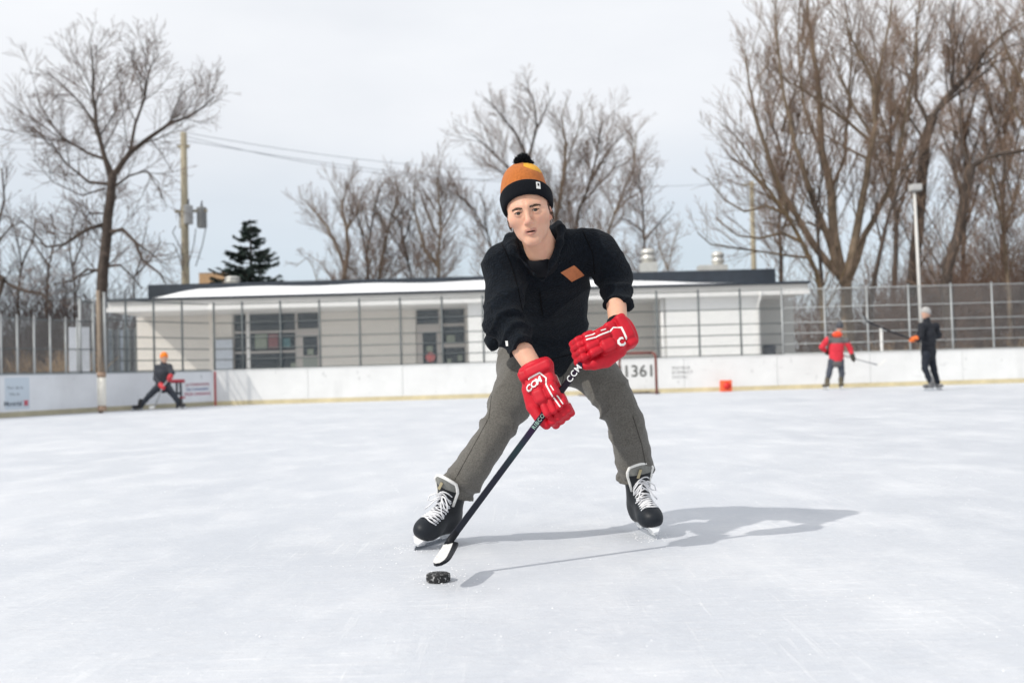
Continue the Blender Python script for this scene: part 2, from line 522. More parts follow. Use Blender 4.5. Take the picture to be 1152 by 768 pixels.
cp = [cor[0] + (cor[1]-cor[0])*0.06, cor[0].lerp(cor[1], 0.5), cor[1], cor[1].lerp(cor[2], 0.5)]
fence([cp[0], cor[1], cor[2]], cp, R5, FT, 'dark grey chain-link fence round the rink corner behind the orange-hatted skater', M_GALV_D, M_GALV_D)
low = offset([BP[1], BP[2], BP[3], BP[4]], FO)
lp = [low[1].lerp(low[2], f) for f in (0.0, 0.35, 0.7)] + [Vector((on_seg(x_, 400, (low[2], low[3]))[0].x, on_seg(x_, 400, (low[2], low[3]))[0].y)) for x_ in (1, 19.5, 38.5, 56.5, 74)]
lp += [low[2].lerp(low[3], 0.80)]
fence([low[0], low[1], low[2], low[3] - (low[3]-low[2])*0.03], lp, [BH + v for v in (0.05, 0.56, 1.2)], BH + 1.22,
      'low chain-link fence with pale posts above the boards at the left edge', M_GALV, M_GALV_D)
# taller frame beside the corner post and the white sheet behind it
P1, _ = on_seg(88.5, 400, (low[2], low[3])); P2, _ = on_seg(103.5, 400, (low[2], low[3]))
root = empty('fence_gate', (0, 0, 0), 0, 'narrow tall galvanised fence frame just left of the wooden corner post', 'gate')
for p in (P1, P2):
    MB().tube([(p.x, p.y + 0.09, 0), (p.x, p.y + 0.09, BH + 1.72)], 0.035, 8).build('post', M_GALV, root)
MB().tube([(P1.x, P1.y + 0.09, BH + 1.66), (P2.x, P2.y + 0.09, BH + 1.66)], 0.02, 6).build('rail', M_GALV_D, root)
wires([Vector((P1.x, P1.y + 0.11)), Vector((P2.x, P2.y + 0.11))], BH + 0.1, BH + 1.66).build('wire_mesh', M_WIRE, root)
A, B_ = at(77.5, 400, 25.2), at(101, 400, 25.4)
pn = MB().box((0, 0, 0), ((B_-A).length, 0.03, 2.1)).build('notice_panel', mat('panel_white', (0.66, 0.69, 0.74), 0.5, var=0.05))
pn.location = (A.x, A.y, 0.0); pn.rotation_euler = (0, 0, math.atan2(B_.y-A.y, B_.x-A.x))
tag(pn, 'blank white panel standing behind the fence left of the corner post', 'panel')

# weathered corner post with white padding
P = ground(113.5, 464.5)
root = empty('corner_post', P, 0, 'brown wooden post at the rink corner with white padding round its foot', 'post')
MB().tube([(0, 0, 0), (-0.01, 0, 1.3), (-0.02, 0, 2.72)], [0.050, 0.048, 0.045], 12).build('wood_pole', mat('old_wood', (0.27, 0.215, 0.165), 0.85, var=0.4, vscale=4, stretch=(8,8,0.6), bump=0.5, bscale=12), root)
MB().lathe([(0.07, 0.16), (0.092, 0.17), (0.092, 0.78), (0.07, 0.79)], 16, (0.03, -0.01, 0)).build('padding', mat('padding_white', (0.74, 0.71, 0.64), 0.6, var=0.12, vscale=3), root)
for z in (0.05, 0.79):
    MB().lathe([(0.08, 0.0), (0.096, 0.01), (0.096, 0.10), (0.08, 0.11)], 16, (0.03, -0.01, z)).build('strap', mat('strap_tan', (0.36, 0.25, 0.18), 0.8, var=0.3, vscale=9), root)
MB().tube([(0.11, 0.03, 0.9), (0.10, 0.03, 2.68)], 0.032, 8).build('steel_post', M_GALV, root)
# ================================================================== BUILDING
YC = 30.5                                      # canopy edge, then depths behind it (local y)
TH = math.atan(SK)
BLD = empty('pavilion', (0, YC, 0), TH, 'long low white block pavilion with a deep snow-topped canopy behind the rink', 'building')
def bl(x, y, dy=0.0):
    """photo pixel on the plane dy behind the canopy edge -> (local x, z)"""
    P = onb(x, y, YC + dy)
    return P.x / math.cos(TH), P.z
def blx(x, dy=0.0, y=370): return bl(x, y, dy)[0]

def block_material(name, c1, c2, rough=0.85):
    m = bpy.data.materials.new(name); m.use_nodes = True
    n = m.node_tree.nodes; l = m.node_tree.links; b = n['Principled BSDF']
    tc = n.new('ShaderNodeTexCoord'); mp = n.new('ShaderNodeMapping'); mp.inputs['Rotation'].default_value = (RAD(-90), 0, 0)
    l.new(tc.outputs['Object'], mp.inputs[0])
    br = n.new('ShaderNodeTexBrick'); br.inputs['Scale'].default_value = 1
    br.inputs['Brick Width'].default_value = 0.4; br.inputs['Row Height'].default_value = 0.2
    br.inputs['Mortar Size'].default_value = 0.008
    br.inputs['Color1'].default_value = (*c1, 1); br.inputs['Color2'].default_value = (*c2, 1)
    br.inputs['Mortar'].default_value = (*[c*0.92 for c in c1], 1)
    l.new(mp.outputs[0], br.inputs['Vector']); l.new(br.outputs['Color'], b.inputs['Base Color'])
    b.inputs['Roughness'].default_value = rough
    bp = n.new('ShaderNodeBump'); bp.inputs['Strength'].default_value = 0.35; bp.inputs['Distance'].default_value = 0.005; bp.invert = True
    l.new(br.outputs['Fac'], bp.inputs['Height']); l.new(bp.outputs[0], b.inputs['Normal'])
    return m
M_BLOCK = block_material('white_block', (0.85, 0.845, 0.825), (0.83, 0.825, 0.805))
M_BEIGE = block_material('beige_block', (0.77, 0.73, 0.67), (0.745, 0.705, 0.645))
M_FASC = mat('fascia_paint', (0.70, 0.685, 0.655), 0.5, var=0.06, vscale=2)
M_TRIM = mat('white_trim', (0.80, 0.79, 0.77), 0.45, var=0.04)
M_DARK = mat('roof_membrane', (0.022, 0.030, 0.042), 0.6, var=0.2, vscale=3)
M_SNOW = mat('snow', (0.86, 0.87, 0.89), 0.8, bump=0.3, bscale=8, bdist=0.03)
M_GLASS = mat('dark_glass', (0.010, 0.022, 0.036), 0.10, spec=0.25)
M_FRAME = mat('window_frame', (0.46, 0.43, 0.40), 0.5)

xl, xr = blx(121, 0, 345), blx(909.5, 0, 325)
z_t, z_b = bl(499, 329.5)[1], bl(499, 341.4)[1]
can = MB().box((xl, 0.05, z_b + 0.02), (xr, 3.6, z_t)).build('canopy', M_FASC, BLD)
MB().box((xl - 0.03, -0.03, z_b), (xr + 0.03, 0.045, z_b + 0.13), 0.012).build('fascia_lip', M_TRIM, can)
MB().box((xl - 0.05, -0.05, z_t + 0.003), (xr + 0.05, 3.7, z_t + 0.075)).build('drip_edge', M_DARK, can)
# upper roof
ul, ur = blx(168, 2.4, 322), blx(874, 2.4, 306)
uz0, uz1 = z_t + 0.078, bl(700, 306.5, 2.4)[1]
roof = MB().box((ul, 2.4, uz0), (ur, 11.0, uz1)).build('roof', M_DARK, BLD)
# snow bank lying on the canopy against the upper roof
sv, sf = [], []
NX, NY = 160, 14
rnd = random.Random(4)
x0s, x1s = blx(172, 1.0, 325), blx(869, 1.0, 310)
for i in range(NX + 1):
    fx = i / NX; X = x0s + (x1s - x0s) * fx
    e = min(1, fx / 0.055) ; e2 = min(1, (1 - fx) / 0.19)
    env = (e*e*(3-2*e)) * (e2*e2*(3-2*e2)) ** 0.8
    top = (uz1 - z_t - 0.06) * (0.74 - 0.40 * max(0, (fx - 0.55)) / 0.45 * 0.9)
    for j in range(NY + 1):
        fy = j / NY
        h = top * env * (0.12 + 0.88 * fy ** 0.8) * (0.0 if j == 0 else 1)
        h += 0.02 * env * math.sin(X*1.7 + fy*3) * (1 if j else 0)
        sv.append((X, 0.06 + 2.33 * fy, z_t + 0.077 + max(0, h)))
for i in range(NX):
    for j in range(NY):
        a = i*(NY+1)+j; sf.append((a, a+NY+1, a+NY+2, a+1))
sn = MB().add(sv, sf, True).build('snow_bank', M_SNOW, BLD)

# walls
DW = 2.9                                        # recessed wall
wl_, wr_ = blx(156, DW, 380), blx(895, DW, 360)
def wall(name, x0, x1, y0, y1, m, z1=None):
    return MB().box((x0, y0, -0.02), (x1, y1, z1 or (z_b + 0.015))).build(name, m, BLD)
g1l, g1r = blx(263, DW), blx(361.5, DW)
g2l, g2r = blx(469.5, DW), blx(526, DW)
wall('wall', wl_, g1l, DW, DW + 5, M_BEIGE); wall('wall', g1r, g2l, DW, DW + 5, M_BEIGE)
wall('wall', g2r, blx(748, DW), DW, DW + 5, M_BEIGE)
wall('wall', blx(852, DW), wr_, DW, DW + 5, mat('shaded_wall', (0.50, 0.50, 0.48), 0.8, var=0.05))  # recessed wall; the canopy's shade is put into its grey colour
wall('wall', g1l, g1r, DW + 0.25, DW + 5, M_DARK); wall('wall', g2l, g2r, DW + 0.25, DW + 5, M_DARK)
wall('wall_block', blx(527, 0.25), blx(655, 0.25), 0.25, DW - 0.003, M_BLOCK)
wall('wall_block', blx(750, 0.25), blx(855.5, 0.25), 0.25, DW - 0.003, M_BLOCK)
for xp in (745.5, 280.3):
    X = blx(xp, 0.35 if xp > 700 else 1.8)
    yy = 0.30 if xp > 700 else 1.8
    MB().tube([(X, yy, 0), (X, yy, z_b + 0.018)], 0.055, 10).build('column', M_TRIM, BLD)
X = blx(856.5, 0)
MB().tube([(X, -0.07, z_b + 0.12), (X, -0.07, z_b - 0.02), (X - 0.03, 0.1, z_b - 0.25), (X - 0.03, 0.17, z_b - 0.3), (X - 0.03, 0.17, 0.2)], 0.035, 8).build('downpipe', M_TRIM, BLD)

def pane(root, x0, x1, y0, y1, m=M_GLASS, dy=DW + 0.1, name='pane'):
    a, zt = bl(x0, y0, DW); b_, zb = bl(x1, y1, DW)
    xm = (x0 + x1) / 2
    zt = bl(xm, y0, DW)[1]; zb = bl(xm, y1, DW)[1]
    return MB().box((a, dy, zb), (b_, dy + 0.012, zt)).build(name, m, root)
def bar(root, x0, x1, y0, y1, m=M_FRAME, dy=DW + 0.055, d=0.08, name='frame'):
    xm = (x0 + x1) / 2
    a, b_ = blx(x0, DW), blx(x1, DW); zt = bl(xm, y0, DW)[1]; zb = bl(xm, y1, DW)[1]
    return MB().box((a, dy, zb), (b_, dy + d, zt)).build(name, m, root)
M_POSTG = mat('poster_green', (0.22, 0.26, 0.20), 0.6, var=0.25, vscale=12)
M_POSTR = mat('poster_red', (0.22, 0.07, 0.08), 0.6, var=0.3, vscale=12)
M_POSTT = mat('poster_teal', (0.05, 0.16, 0.18), 0.6, var=0.3, vscale=9)
def rot_win(name):
    e = bpy.data.objects.new(name, None); COL.objects.link(e); e.parent = BLD; return e
# big window with a door at its right
w1 = pane(BLD, 263.5, 335.5, 346.5, 418, name='window')
for x0, x1 in ((263.2, 264.8), (333.6, 336.4)): bar(w1, x0, x1, 346, 418)
bar(w1, 277.9, 279.4, 346, 418)
for y0, y1 in ((372.4, 374.6), (395.0, 397.4), (346.0, 347.6)): bar(w1, 264.8, 333.6, y0 - 0.4, y1 - 0.4, dy=DW + 0.045)
for r_, m in (((288, 301.8, 375.8, 392.6), M_POSTG), ((303, 314.3, 375.6, 392.0), M_POSTR), ((319.5, 328, 380, 391), M_POSTT), ((328.5, 335, 408, 414), M_POSTG)):
    pane(w1, *r_, m, DW + 0.09, 'poster')
fan = pane(BLD, 336.6, 360.6, 347.4, 369.6, name='fanlight')
bar(fan, 336.4, 361.2, 369.4, 373.2); bar(fan, 359.8, 361.4, 346, 369.4, dy=DW + 0.05)
d1 = bar(BLD, 336.6, 361.0, 373.4, 418, mat('door_paint', (0.50, 0.46, 0.43), 0.5), DW + 0.06, 0.06, 'door')
pane(d1, 342.4, 359.2, 378.6, 399.8, M_GLASS, DW + 0.048); pane(d1, 347.5, 354.2, 392.2, 398.8, M_POSTG, DW + 0.04, 'poster')
pane(d1, 342.2, 359.4, 401.4, 416, mat('door_panel', (0.27, 0.30, 0.27), 0.6), DW + 0.05, 'kick_panel')
# second door and sidelight
t1 = pane(BLD, 470.4, 495.4, 344.4, 364.6, name='fanlight'); bar(t1, 469.8, 496.4, 364.4, 367.8); bar(t1, 469.6, 470.8, 343, 364.4, dy=DW+0.05)
w2 = pane(BLD, 500.2, 524.6, 343.6, 412, name='window')
for y0, y1 in ((363.6, 366.6), (386.0, 390.4)): bar(w2, 500.2, 524.8, y0, y1)
bar(w2, 495.6, 500.2, 343, 412); bar(w2, 524.4, 526.0, 343, 412, dy=DW + 0.05)
for r_, m in (((504, 513.6, 376.6, 385.6), M_POSTG), ((516.8, 522, 399, 405.5), M_POSTG), ((505, 509.5, 403.4, 408), M_POSTG)):
    pane(w2, *r_, m, DW + 0.09, 'poster')
d2 = bar(BLD, 470.2, 495.5, 368, 412, MATS['door_paint'], DW + 0.06, 0.06, 'door')
pane(d2, 477.0, 493.8, 373.4, 408.4, M_GLASS, DW + 0.048); pane(d2, 481.8, 488.6, 389, 395.4, M_POSTG, DW + 0.04, 'poster')
X, Z = bl(486.2, 401.5, DW)
o = MB().tube([(X, DW + 0.036, Z), (X, DW + 0.042, Z)], 0.165, 20).build('round_sticker', mat('sticker_red', (0.62, 0.14, 0.14), 0.5), d2)
# board leaning against the wall, bin
X0, Z0 = bl(244.6, 382, DW - 0.06); X1, _ = bl(263.6, 382, DW - 0.06)
o = MB().box((X0, YC*0 + DW - 0.10, 0.0), (X1, DW - 0.05, Z0)).build('leaning_panel', mat('panel_bluewhite', (0.62, 0.67, 0.74), 0.5, var=0.05))
o.location = (0, YC, 0); o.rotation_euler = (0, 0, TH); tag(o, 'pale blue-white panel against the beige wall left of the large window', 'panel')
X0, _ = bl(858.5, 390, 2.2)
root = empty('litter_bin', (X0 + 0.19, YC + 2.2 + SK*(X0), 0), 0, 'dark blue bin against the shaded wall at the right end of the pavilion', 'bin')
MB().lathe([(0.17, 0), (0.2, 0.02), (0.22, 1.18), (0.22, 1.2)], 16).build('body', mat('bin_blue', (0.02, 0.03, 0.055), 0.5), root)
MB().lathe([(0.235, 1.2), (0.235, 1.26), (0.12, 1.33)], 16).build('lid', MATS['bin_blue'], root)
# dark panels filling the opening left of the wall, inside the canopy's end
root = empty('dark_screen', (0, YC, 0), TH, 'dark blue-grey screen under the left end of the canopy', 'screen')
sA, sB = blx(123, 3.4), blx(154.5, 3.4)
n_ = 5
for i in range(n_):
    a_, b_ = sA + (sB - sA) * i / n_, sA + (sB - sA) * (i + 1) / n_
    MB().box((a_ + 0.02, 3.4, 0.0), (b_ - 0.02, 3.44, 2.45)).build('panel', mat('screen_%d' % (i % 3), [(0.10, 0.125, 0.15), (0.055, 0.06, 0.07), (0.17, 0.20, 0.24)][i % 3], 0.5, var=0.5, vscale=2.5), root)
    MB().box((b_ - 0.025, 3.36, 0.0), (b_ + 0.025, 3.46, 2.5)).build('upright', M_GALV_D, root)

# roof vents
M_VENT = mat('vent_metal', (0.66, 0.65, 0.61), 0.35, metal=0.4, var=0.1)
def vent(xb0, xb1, xc0, xc1, yb, ym, yt, label, dy=4.5):
    X, Z = bl((xc0 + xc1)/2, ym, dy)
    root = empty('roof_vent', (X*math.cos(TH), YC + dy + SK*X, uz1), 0, label, 'roof vent', 'metal vents on the pavilion roof')
    s = (YC + dy) / FPX
    h = Z - uz1; r = (xc1 - xc0)/2*s; H = bl((xc0+xc1)/2, yt, dy)[1] - uz1
    w0 = ((xb0 - (xc0+xc1)/2)*s, (xb1 - (xc0+xc1)/2)*s)
    MB().box((w0[0], -0.3, 0), (w0[1], 0.3, h), 0.02).build('base', M_VENT, root)
    d = H - h
    MB().lathe([(r*0.8, h), (r*0.82, h + d*0.15), (r, h + d*0.2), (r*1.02, h + d*0.42), (r*0.8, h + d*0.5), (r*0.82, h + d*0.58), (r, h + d*0.62), (r*0.95, h + d*0.86), (r*0.55, h + d)], 20).build('cowl', M_VENT, root)
vent(720, 738.5, 721, 737.5, 306, 296, 280, 'round double-ringed metal vent on the pavilion roof nearest the main skater')
vent(785, 817, 800.5, 815, 303, 298.5, 283, 'round metal vent with a low side box near the right end of the pavilion roof')
vent(253, 270, 253, 270, 319, 318.5, 311, 'squat pale dome vent on the pavilion roof in front of the spruce')

# far tan house behind the left end
A, B_ = at(224, 320, 70), at(252, 320, 70)
zt = at(238, 307.5, 70).z
root = empty('tan_house', ((A.x+B_.x)/2, 70, 0), 0, 'far tan flat-roofed house top showing left of the spruce', 'house')
w = (B_.x - A.x)/2
MB().box((-w, 0, 0), (w, 6, zt)).build('wall', mat('tan_brick', (0.42, 0.27, 0.15), 0.85, var=0.15), root)
MB().box((-w - 0.02, -0.02, zt + 0.002), (w + 0.02, 6.02, zt + 0.06)).build('roof', mat('tan_roof', (0.33, 0.24, 0.17), 0.8), root)

# ================================================================== POLES, WIRES, LAMP
M_POLE = mat('pole_wood', (0.36, 0.32, 0.235), 0.8, var=0.25, vscale=3, stretch=(6,6,0.5))
M_TRAFO = mat('transformer_grey', (0.52, 0.53, 0.53), 0.5, var=0.08)
M_CABLE = mat('cable', (0.42, 0.45, 0.49), 0.7)
M_CABLE_D = mat('cable_dark', (0.10, 0.10, 0.11), 0.7)
YP = 42.0
pt, pb_ = at(206.5, 149, YP), at(208.5, 330, YP)
root = empty('utility_pole', (pb_.x, YP, 0), 0, 'tall pale utility pole carrying grey transformers beside the big left tree', 'utility pole')
MB().tube([(0, 0, 0), (pt.x - pb_.x, 0, pt.z)], [0.20, 0.13], 12).build('pole', M_POLE, root)
def trafo(x0, x1, y0, y1, dy, m):
    A, B_ = at(x0, y1, YP), at(x1, y0, YP); r = (B_.x - A.x)/2; h = B_.z - A.z
    o = MB().lathe([(r*0.8, 0), (r*0.97, 0.03), (r*0.97, h*0.9), (r, h*0.91), (r, h*0.95), (r*0.5, h)], 18).build('transformer', m, root)
    o.location = ((A.x + B_.x)/2 - pb_.x, dy, A.z)
    MB().tube([(0, 0, h), (0, 0, h + 0.12), (0.02, 0, h + 0.25)], [0.06, 0.04, 0.03], 8).build('bushing', M_CABLE_D, o)
trafo(208.2, 218.2, 231, 253, -0.15, M_TRAFO); trafo(220.8, 231.6, 232, 256, 0.1, mat('transformer_dull', (0.34, 0.35, 0.35), 0.6)); trafo(199.5, 205.5, 236, 256, 0.2, M_TRAFO)
for x0, y0, x1, y1 in ((197, 238, 233, 238), (200, 165, 213, 164)):
    A, B_ = at(x0, y0, YP), at(x1, y1, YP)
    MB().box((A.x - pb_.x, -0.06, A.z - 0.05), (B_.x - pb_.x, 0.06, A.z + 0.05)).build('crossarm', M_POLE, root)
for pts in (((231, 236), (233.5, 256), (229, 278), (222, 300)), ((222, 258), (220, 275), (213, 300)), ((186, 275), (197, 275), (204, 290), (207, 305)), ((200, 255), (196, 262), (205, 280), (208, 300))):
    MB().tube([Vector(at(*p, YP)) - Vector((pb_.x, YP + 0.2, 0)) for p in pts], 0.022, 5).build('loose_cable', M_CABLE_D, root)
def cable(a, b_, sag, label, Ya, Yb, r=0.011, m=None):
    A, B_ = at(*a, Ya), at(*b_, Yb); pts = []
    for i in range(25):
        f = i/24; p = A.lerp(B_, f); p.z -= sag*4*f*(1-f); pts.append(p)
    tag(MB().tube(pts, r, 5).build('overhead_wire', m or M_CABLE), label, 'wire')
cable((207, 149), (640, 192), 0.5, 'upper overhead wire running right from the utility pole top', YP, 60, 0.014)
cable((207, 153), (640, 197), 0.9, 'second overhead wire just below the topmost one right of the pole', YP, 60, 0.014)
cable((207, 158), (880, 199), 1.3, 'lowest overhead wire sagging right from the utility pole towards the far pole', YP, 75, 0.014)
cable((207, 152), (-60, 155), 0.3, 'overhead wire running left from the utility pole top out of the picture', YP, 40, 0.012)
cable((207, 158), (-60, 163), 0.3, 'lower overhead wire running left from the utility pole past the big tree', YP, 40, 0.012)

YQ = 75.0
pt, pb_ = at(845.5, 204, YQ), at(848, 330, YQ)
root = empty('utility_pole', (pb_.x, YQ, 0), 0, 'far thin utility pole with one crossarm behind the right end of the pavilion', 'utility pole')
MB().tube([(0, 0, 0), (pt.x - pb_.x, 0, pt.z)], [0.24, 0.17], 8).build('pole', M_POLE, root)
A, B_ = at(835, 208, YQ), at(851, 207, YQ)
MB().box((A.x - pb_.x, -0.08, A.z - 0.06), (B_.x - pb_.x, 0.08, A.z + 0.06)).build('crossarm', M_POLE, root)

YLP = 29.5
pt, pb_ = at(1028.6, 214, YLP), at(1036.3, 352, YLP)
root = empty('lamp_post', (pb_.x, YLP, 0), 0, 'white lamp post with a boxy flat head behind the right fence', 'lamp post')
dx = (pt.x - pb_.x)
M_LP = mat('lamp_paint', (0.62, 0.61, 0.59), 0.5, var=0.06)
MB().tube([(0, 0, 0), (dx*0.5, 0, pt.z*0.5), (dx, 0, pt.z)], [0.052, 0.046, 0.040], 12).build('pole', M_LP, root)
hd = MB().box((-0.22, -0.16, -0.02), (0.08, 0.16, 0.17), 0.03).build('lamp_head', mat('lamp_head_paint', (0.46, 0.46, 0.45), 0.5), root); hd.location = (dx + 0.1, 0, pt.z)
l_ = MB().box((-0.19, -0.13, -0.045), (0.05, 0.13, -0.022)).build('lens', mat('lamp_lens', (0.4, 0.4, 0.4), 0.2), hd)

# short white posts and things glimpsed through the right fence
for (x0, ya, yb, lab) in ((992.5, 369, 402, 'short white post showing through the right fence between the two far skaters'),):
    A, B_ = at(x0, yb, 28.5), at(x0, ya, 28.5)
    root = empty('marker_post', (A.x, 28.5, 0), 0, lab, 'post')
    MB().tube([(0, 0, 0), (0, 0, B_.z)], 0.042, 10).build('shaft', M_TRIM, root)
    MB().lathe([(0.05, 0), (0.045, 0.03), (0.01, 0.05)], 10, (0, 0, B_.z + 0.001)).build('cap', M_TRIM, root)

# ================================================================== GOALS, MARKER
M_GOAL = mat('goal_red', (0.21, 0.070, 0.055), 0.5, var=0.3, vscale=7)
M_GOALB = mat('goal_base', (0.30, 0.25, 0.19), 0.6, var=0.2)
G = onb(739, 441.3, YB - 0.95); S = G.y / FPX
wg, hg = 1.80, 46.6 * S
root = empty('hockey_goal', (G.x - wg/2, G.y, 0), 0.02, 'netless red-brown steel hockey goal standing before the boards behind the skater', 'goal')
r = 0.036
for sx in (-1, 1):
    MB().tube([(sx*wg/2, 0, 0), (sx*wg/2, 0, hg - 0.10), (sx*(wg/2 - 0.03), 0, hg - 0.03), (sx*(wg/2 - 0.10), 0, hg)], r, 10).build('post', M_GOAL, root)
    MB().tube([(sx*wg/2, 0.0, 0.03), (sx*(wg/2 + 0.12), 0.35, 0.03), (sx*(wg/2 - 0.1), 0.75, 0.03)], 0.03, 8).build('base_rail', M_GOALB, root)
MB().tube([(-wg/2 + 0.10, 0, hg), (wg/2 - 0.10, 0, hg)], r, 10).build('crossbar', M_GOAL, root)
MB().tube([(-wg/2 + 0.1, 0.75, 0.03), (wg/2 - 0.1, 0.75, 0.03)], 0.03, 8).build('base_rail', M_GOALB, root)
MB().tube([(0.02, 0.75, 0.03), (0.02, 0.45, hg*0.6), (0.02, 0.05, hg)], 0.032, 8).build('back_stay', M_GOAL, root)

G = at(200, 458.2, 24.2); S = G.y / FPX
root = empty('training_goal', (G.x, G.y, 0), 0.6, 'small red-topped goal frame on dark legs beside the orange-hatted skater', 'goal')
hw = 7.4*S; hh = 30.5*S
MB().tube([(-hw, 0, hh), (hw*1.05, 0, hh)], 0.045, 8).build('top_bar', mat('bar_red', (0.40, 0.04, 0.06), 0.5), root)
for dx in (-0.02, 0.10):
    MB().tube([(dx, 0.0, 0), (dx*0.9, 0, hh*0.35), (dx*0.7, 0.0, hh)], 0.028, 8).build('leg', M_DARK, root)
MB().tube([(-0.02, 0.0, hh*0.55), (0.08, 0.0, hh*0.55)], 0.03, 6).build('brace', M_DARK, root)
MB().box((0.06, -0.05, hh*0.36), (0.17, 0.05, hh*0.42)).build('foot_clip', MATS['bar_red'], root)

G = ground(817.5, 440.3); S = G.y/FPX
root = empty('target_marker', (G.x, G.y, 0), 0.05, 'small square orange marker with a red disc standing against the boards', 'marker')
q = 6.4*S
MB().box((-q, -0.02, 0.0), (q, 0.14, 2*q), 0.025).build('plate', mat('marker_orange', (0.80, 0.13, 0.045), 0.6), root)
MB().tube([(0.01, -0.035, q*1.02), (0.01, -0.022, q*1.02)], q*0.62, 24).build('disc', mat('marker_red', (0.70, 0.025, 0.02), 0.5), root)
# ================================================================== TREES
def rvec(rnd):
    while True:
        v = Vector((rnd.uniform(-1,1), rnd.uniform(-1,1), rnd.uniform(-1,1)))
        if 0.05 < v.length < 1: return v.normalized()

class Tubes:
    """fast gatherer of many tapered tubes"""
    def __init__(s): s.V = []; s.Q = []; s.n = 0
    def add(s, pts, rad, n):
        k = len(pts)
        P = np.array([tuple(p) for p in pts]); R = np.asarray(rad)
        D = np.empty_like(P); D[1:-1] = P[2:] - P[:-2]; D[0] = P[1] - P[0]; D[-1] = P[-1] - P[-2]
        D /= (np.linalg.norm(D, axis=1, keepdims=True) + 1e-9)
        ref = np.array((0.31, 0.87, 0.17)) if abs(D[0][1]) < 0.8 else np.array((0.9, 0.1, 0.3))
        U = np.cross(D, ref); U /= (np.linalg.norm(U, axis=1, keepdims=True) + 1e-9)
        W = np.cross(D, U)
        a = np.arange(n) * (2*math.pi/n)
        V = P[:,None,:] + (U[:,None,:]*np.cos(a)[None,:,None] + W[:,None,:]*np.sin(a)[None,:,None]) * R[:,None,None]
        s.V.append(V.reshape(-1,3))
        i = np.arange(k-1)[:,None]*n; j = np.arange(n)[None,:]; j2 = (j+1) % n
        s.Q.append((np.stack([i+j, i+j2, i+n+j2, i+n+j], -1).reshape(-1,4)) + s.n)
        s.n += k*n
    def build(s, name, m, parent=None):
        if not s.V: return None
        return link_mesh(name, np_mesh(name, np.concatenate(s.V), np.concatenate(s.Q)), m, parent)

def twist(p0, d, ln, rnd, k=4, wob=0.12, lift=0.0):
    pts = [p0]; d = d.normalized()
    for i in range(k):
        d = (d + rvec(rnd)*wob + Vector((0,0,lift))).normalized()
        pts.append(pts[-1] + d*(ln/k))
    return pts

def sub(tb, tw, pts, r0, r1, ln, level, rnd, P):
    """side branches along a limb, then twigs along those"""
    n = P['n'][level]
    tot = sum((b-a).length for a, b in zip(pts[:-1], pts[1:]))
    cnt = max(2, int(n*tot + rnd.random()))
    for q in range(cnt):
        f = P['start'] + (1 - P['start']) * ((q + rnd.random()) / cnt) if level == 0 else 0.15 + 0.85*((q + rnd.random())/cnt)
        f = min(f, 0.999)
        s = f*(len(pts)-1); i = int(s); u = s - i
        p = pts[i].lerp(pts[i+1], u); d = (pts[i+1]-pts[i]).normalized()
        rr = (r0 + (r1-r0)*f)
        ang = rnd.uniform(*P['ang'])
        side = d.orthogonal().normalized(); side.rotate(Matrix.Rotation(rnd.uniform(0, 2*math.pi), 3, d))
        nd = (d*math.cos(ang) + side*math.sin(ang) + Vector((0,0,P['up'])) ).normalized()
        l2 = ln*P['ratio'][level]*(1.1 - 0.6*f)*rnd.uniform(0.6, 1.25)
        r2 = max(P['tip'], min(rr*0.62, P['rk']*l2))
        bp = twist(p, nd, l2, rnd, 4 if level < 1 else (3 if level < 2 else 2), P['wob'], P['lift'])
        k = len(bp)
        rad = [r2 + (P['tip']-r2)*(j/(k-1))**0.8 for j in range(k)]
        (tb if level == 0 else tw).add(bp, rad, 5 if level == 0 else 3)
        if level + 1 < len(P['n']):
            sub(tb, tw, bp, r2, P['tip'], l2, level+1, rnd, P)

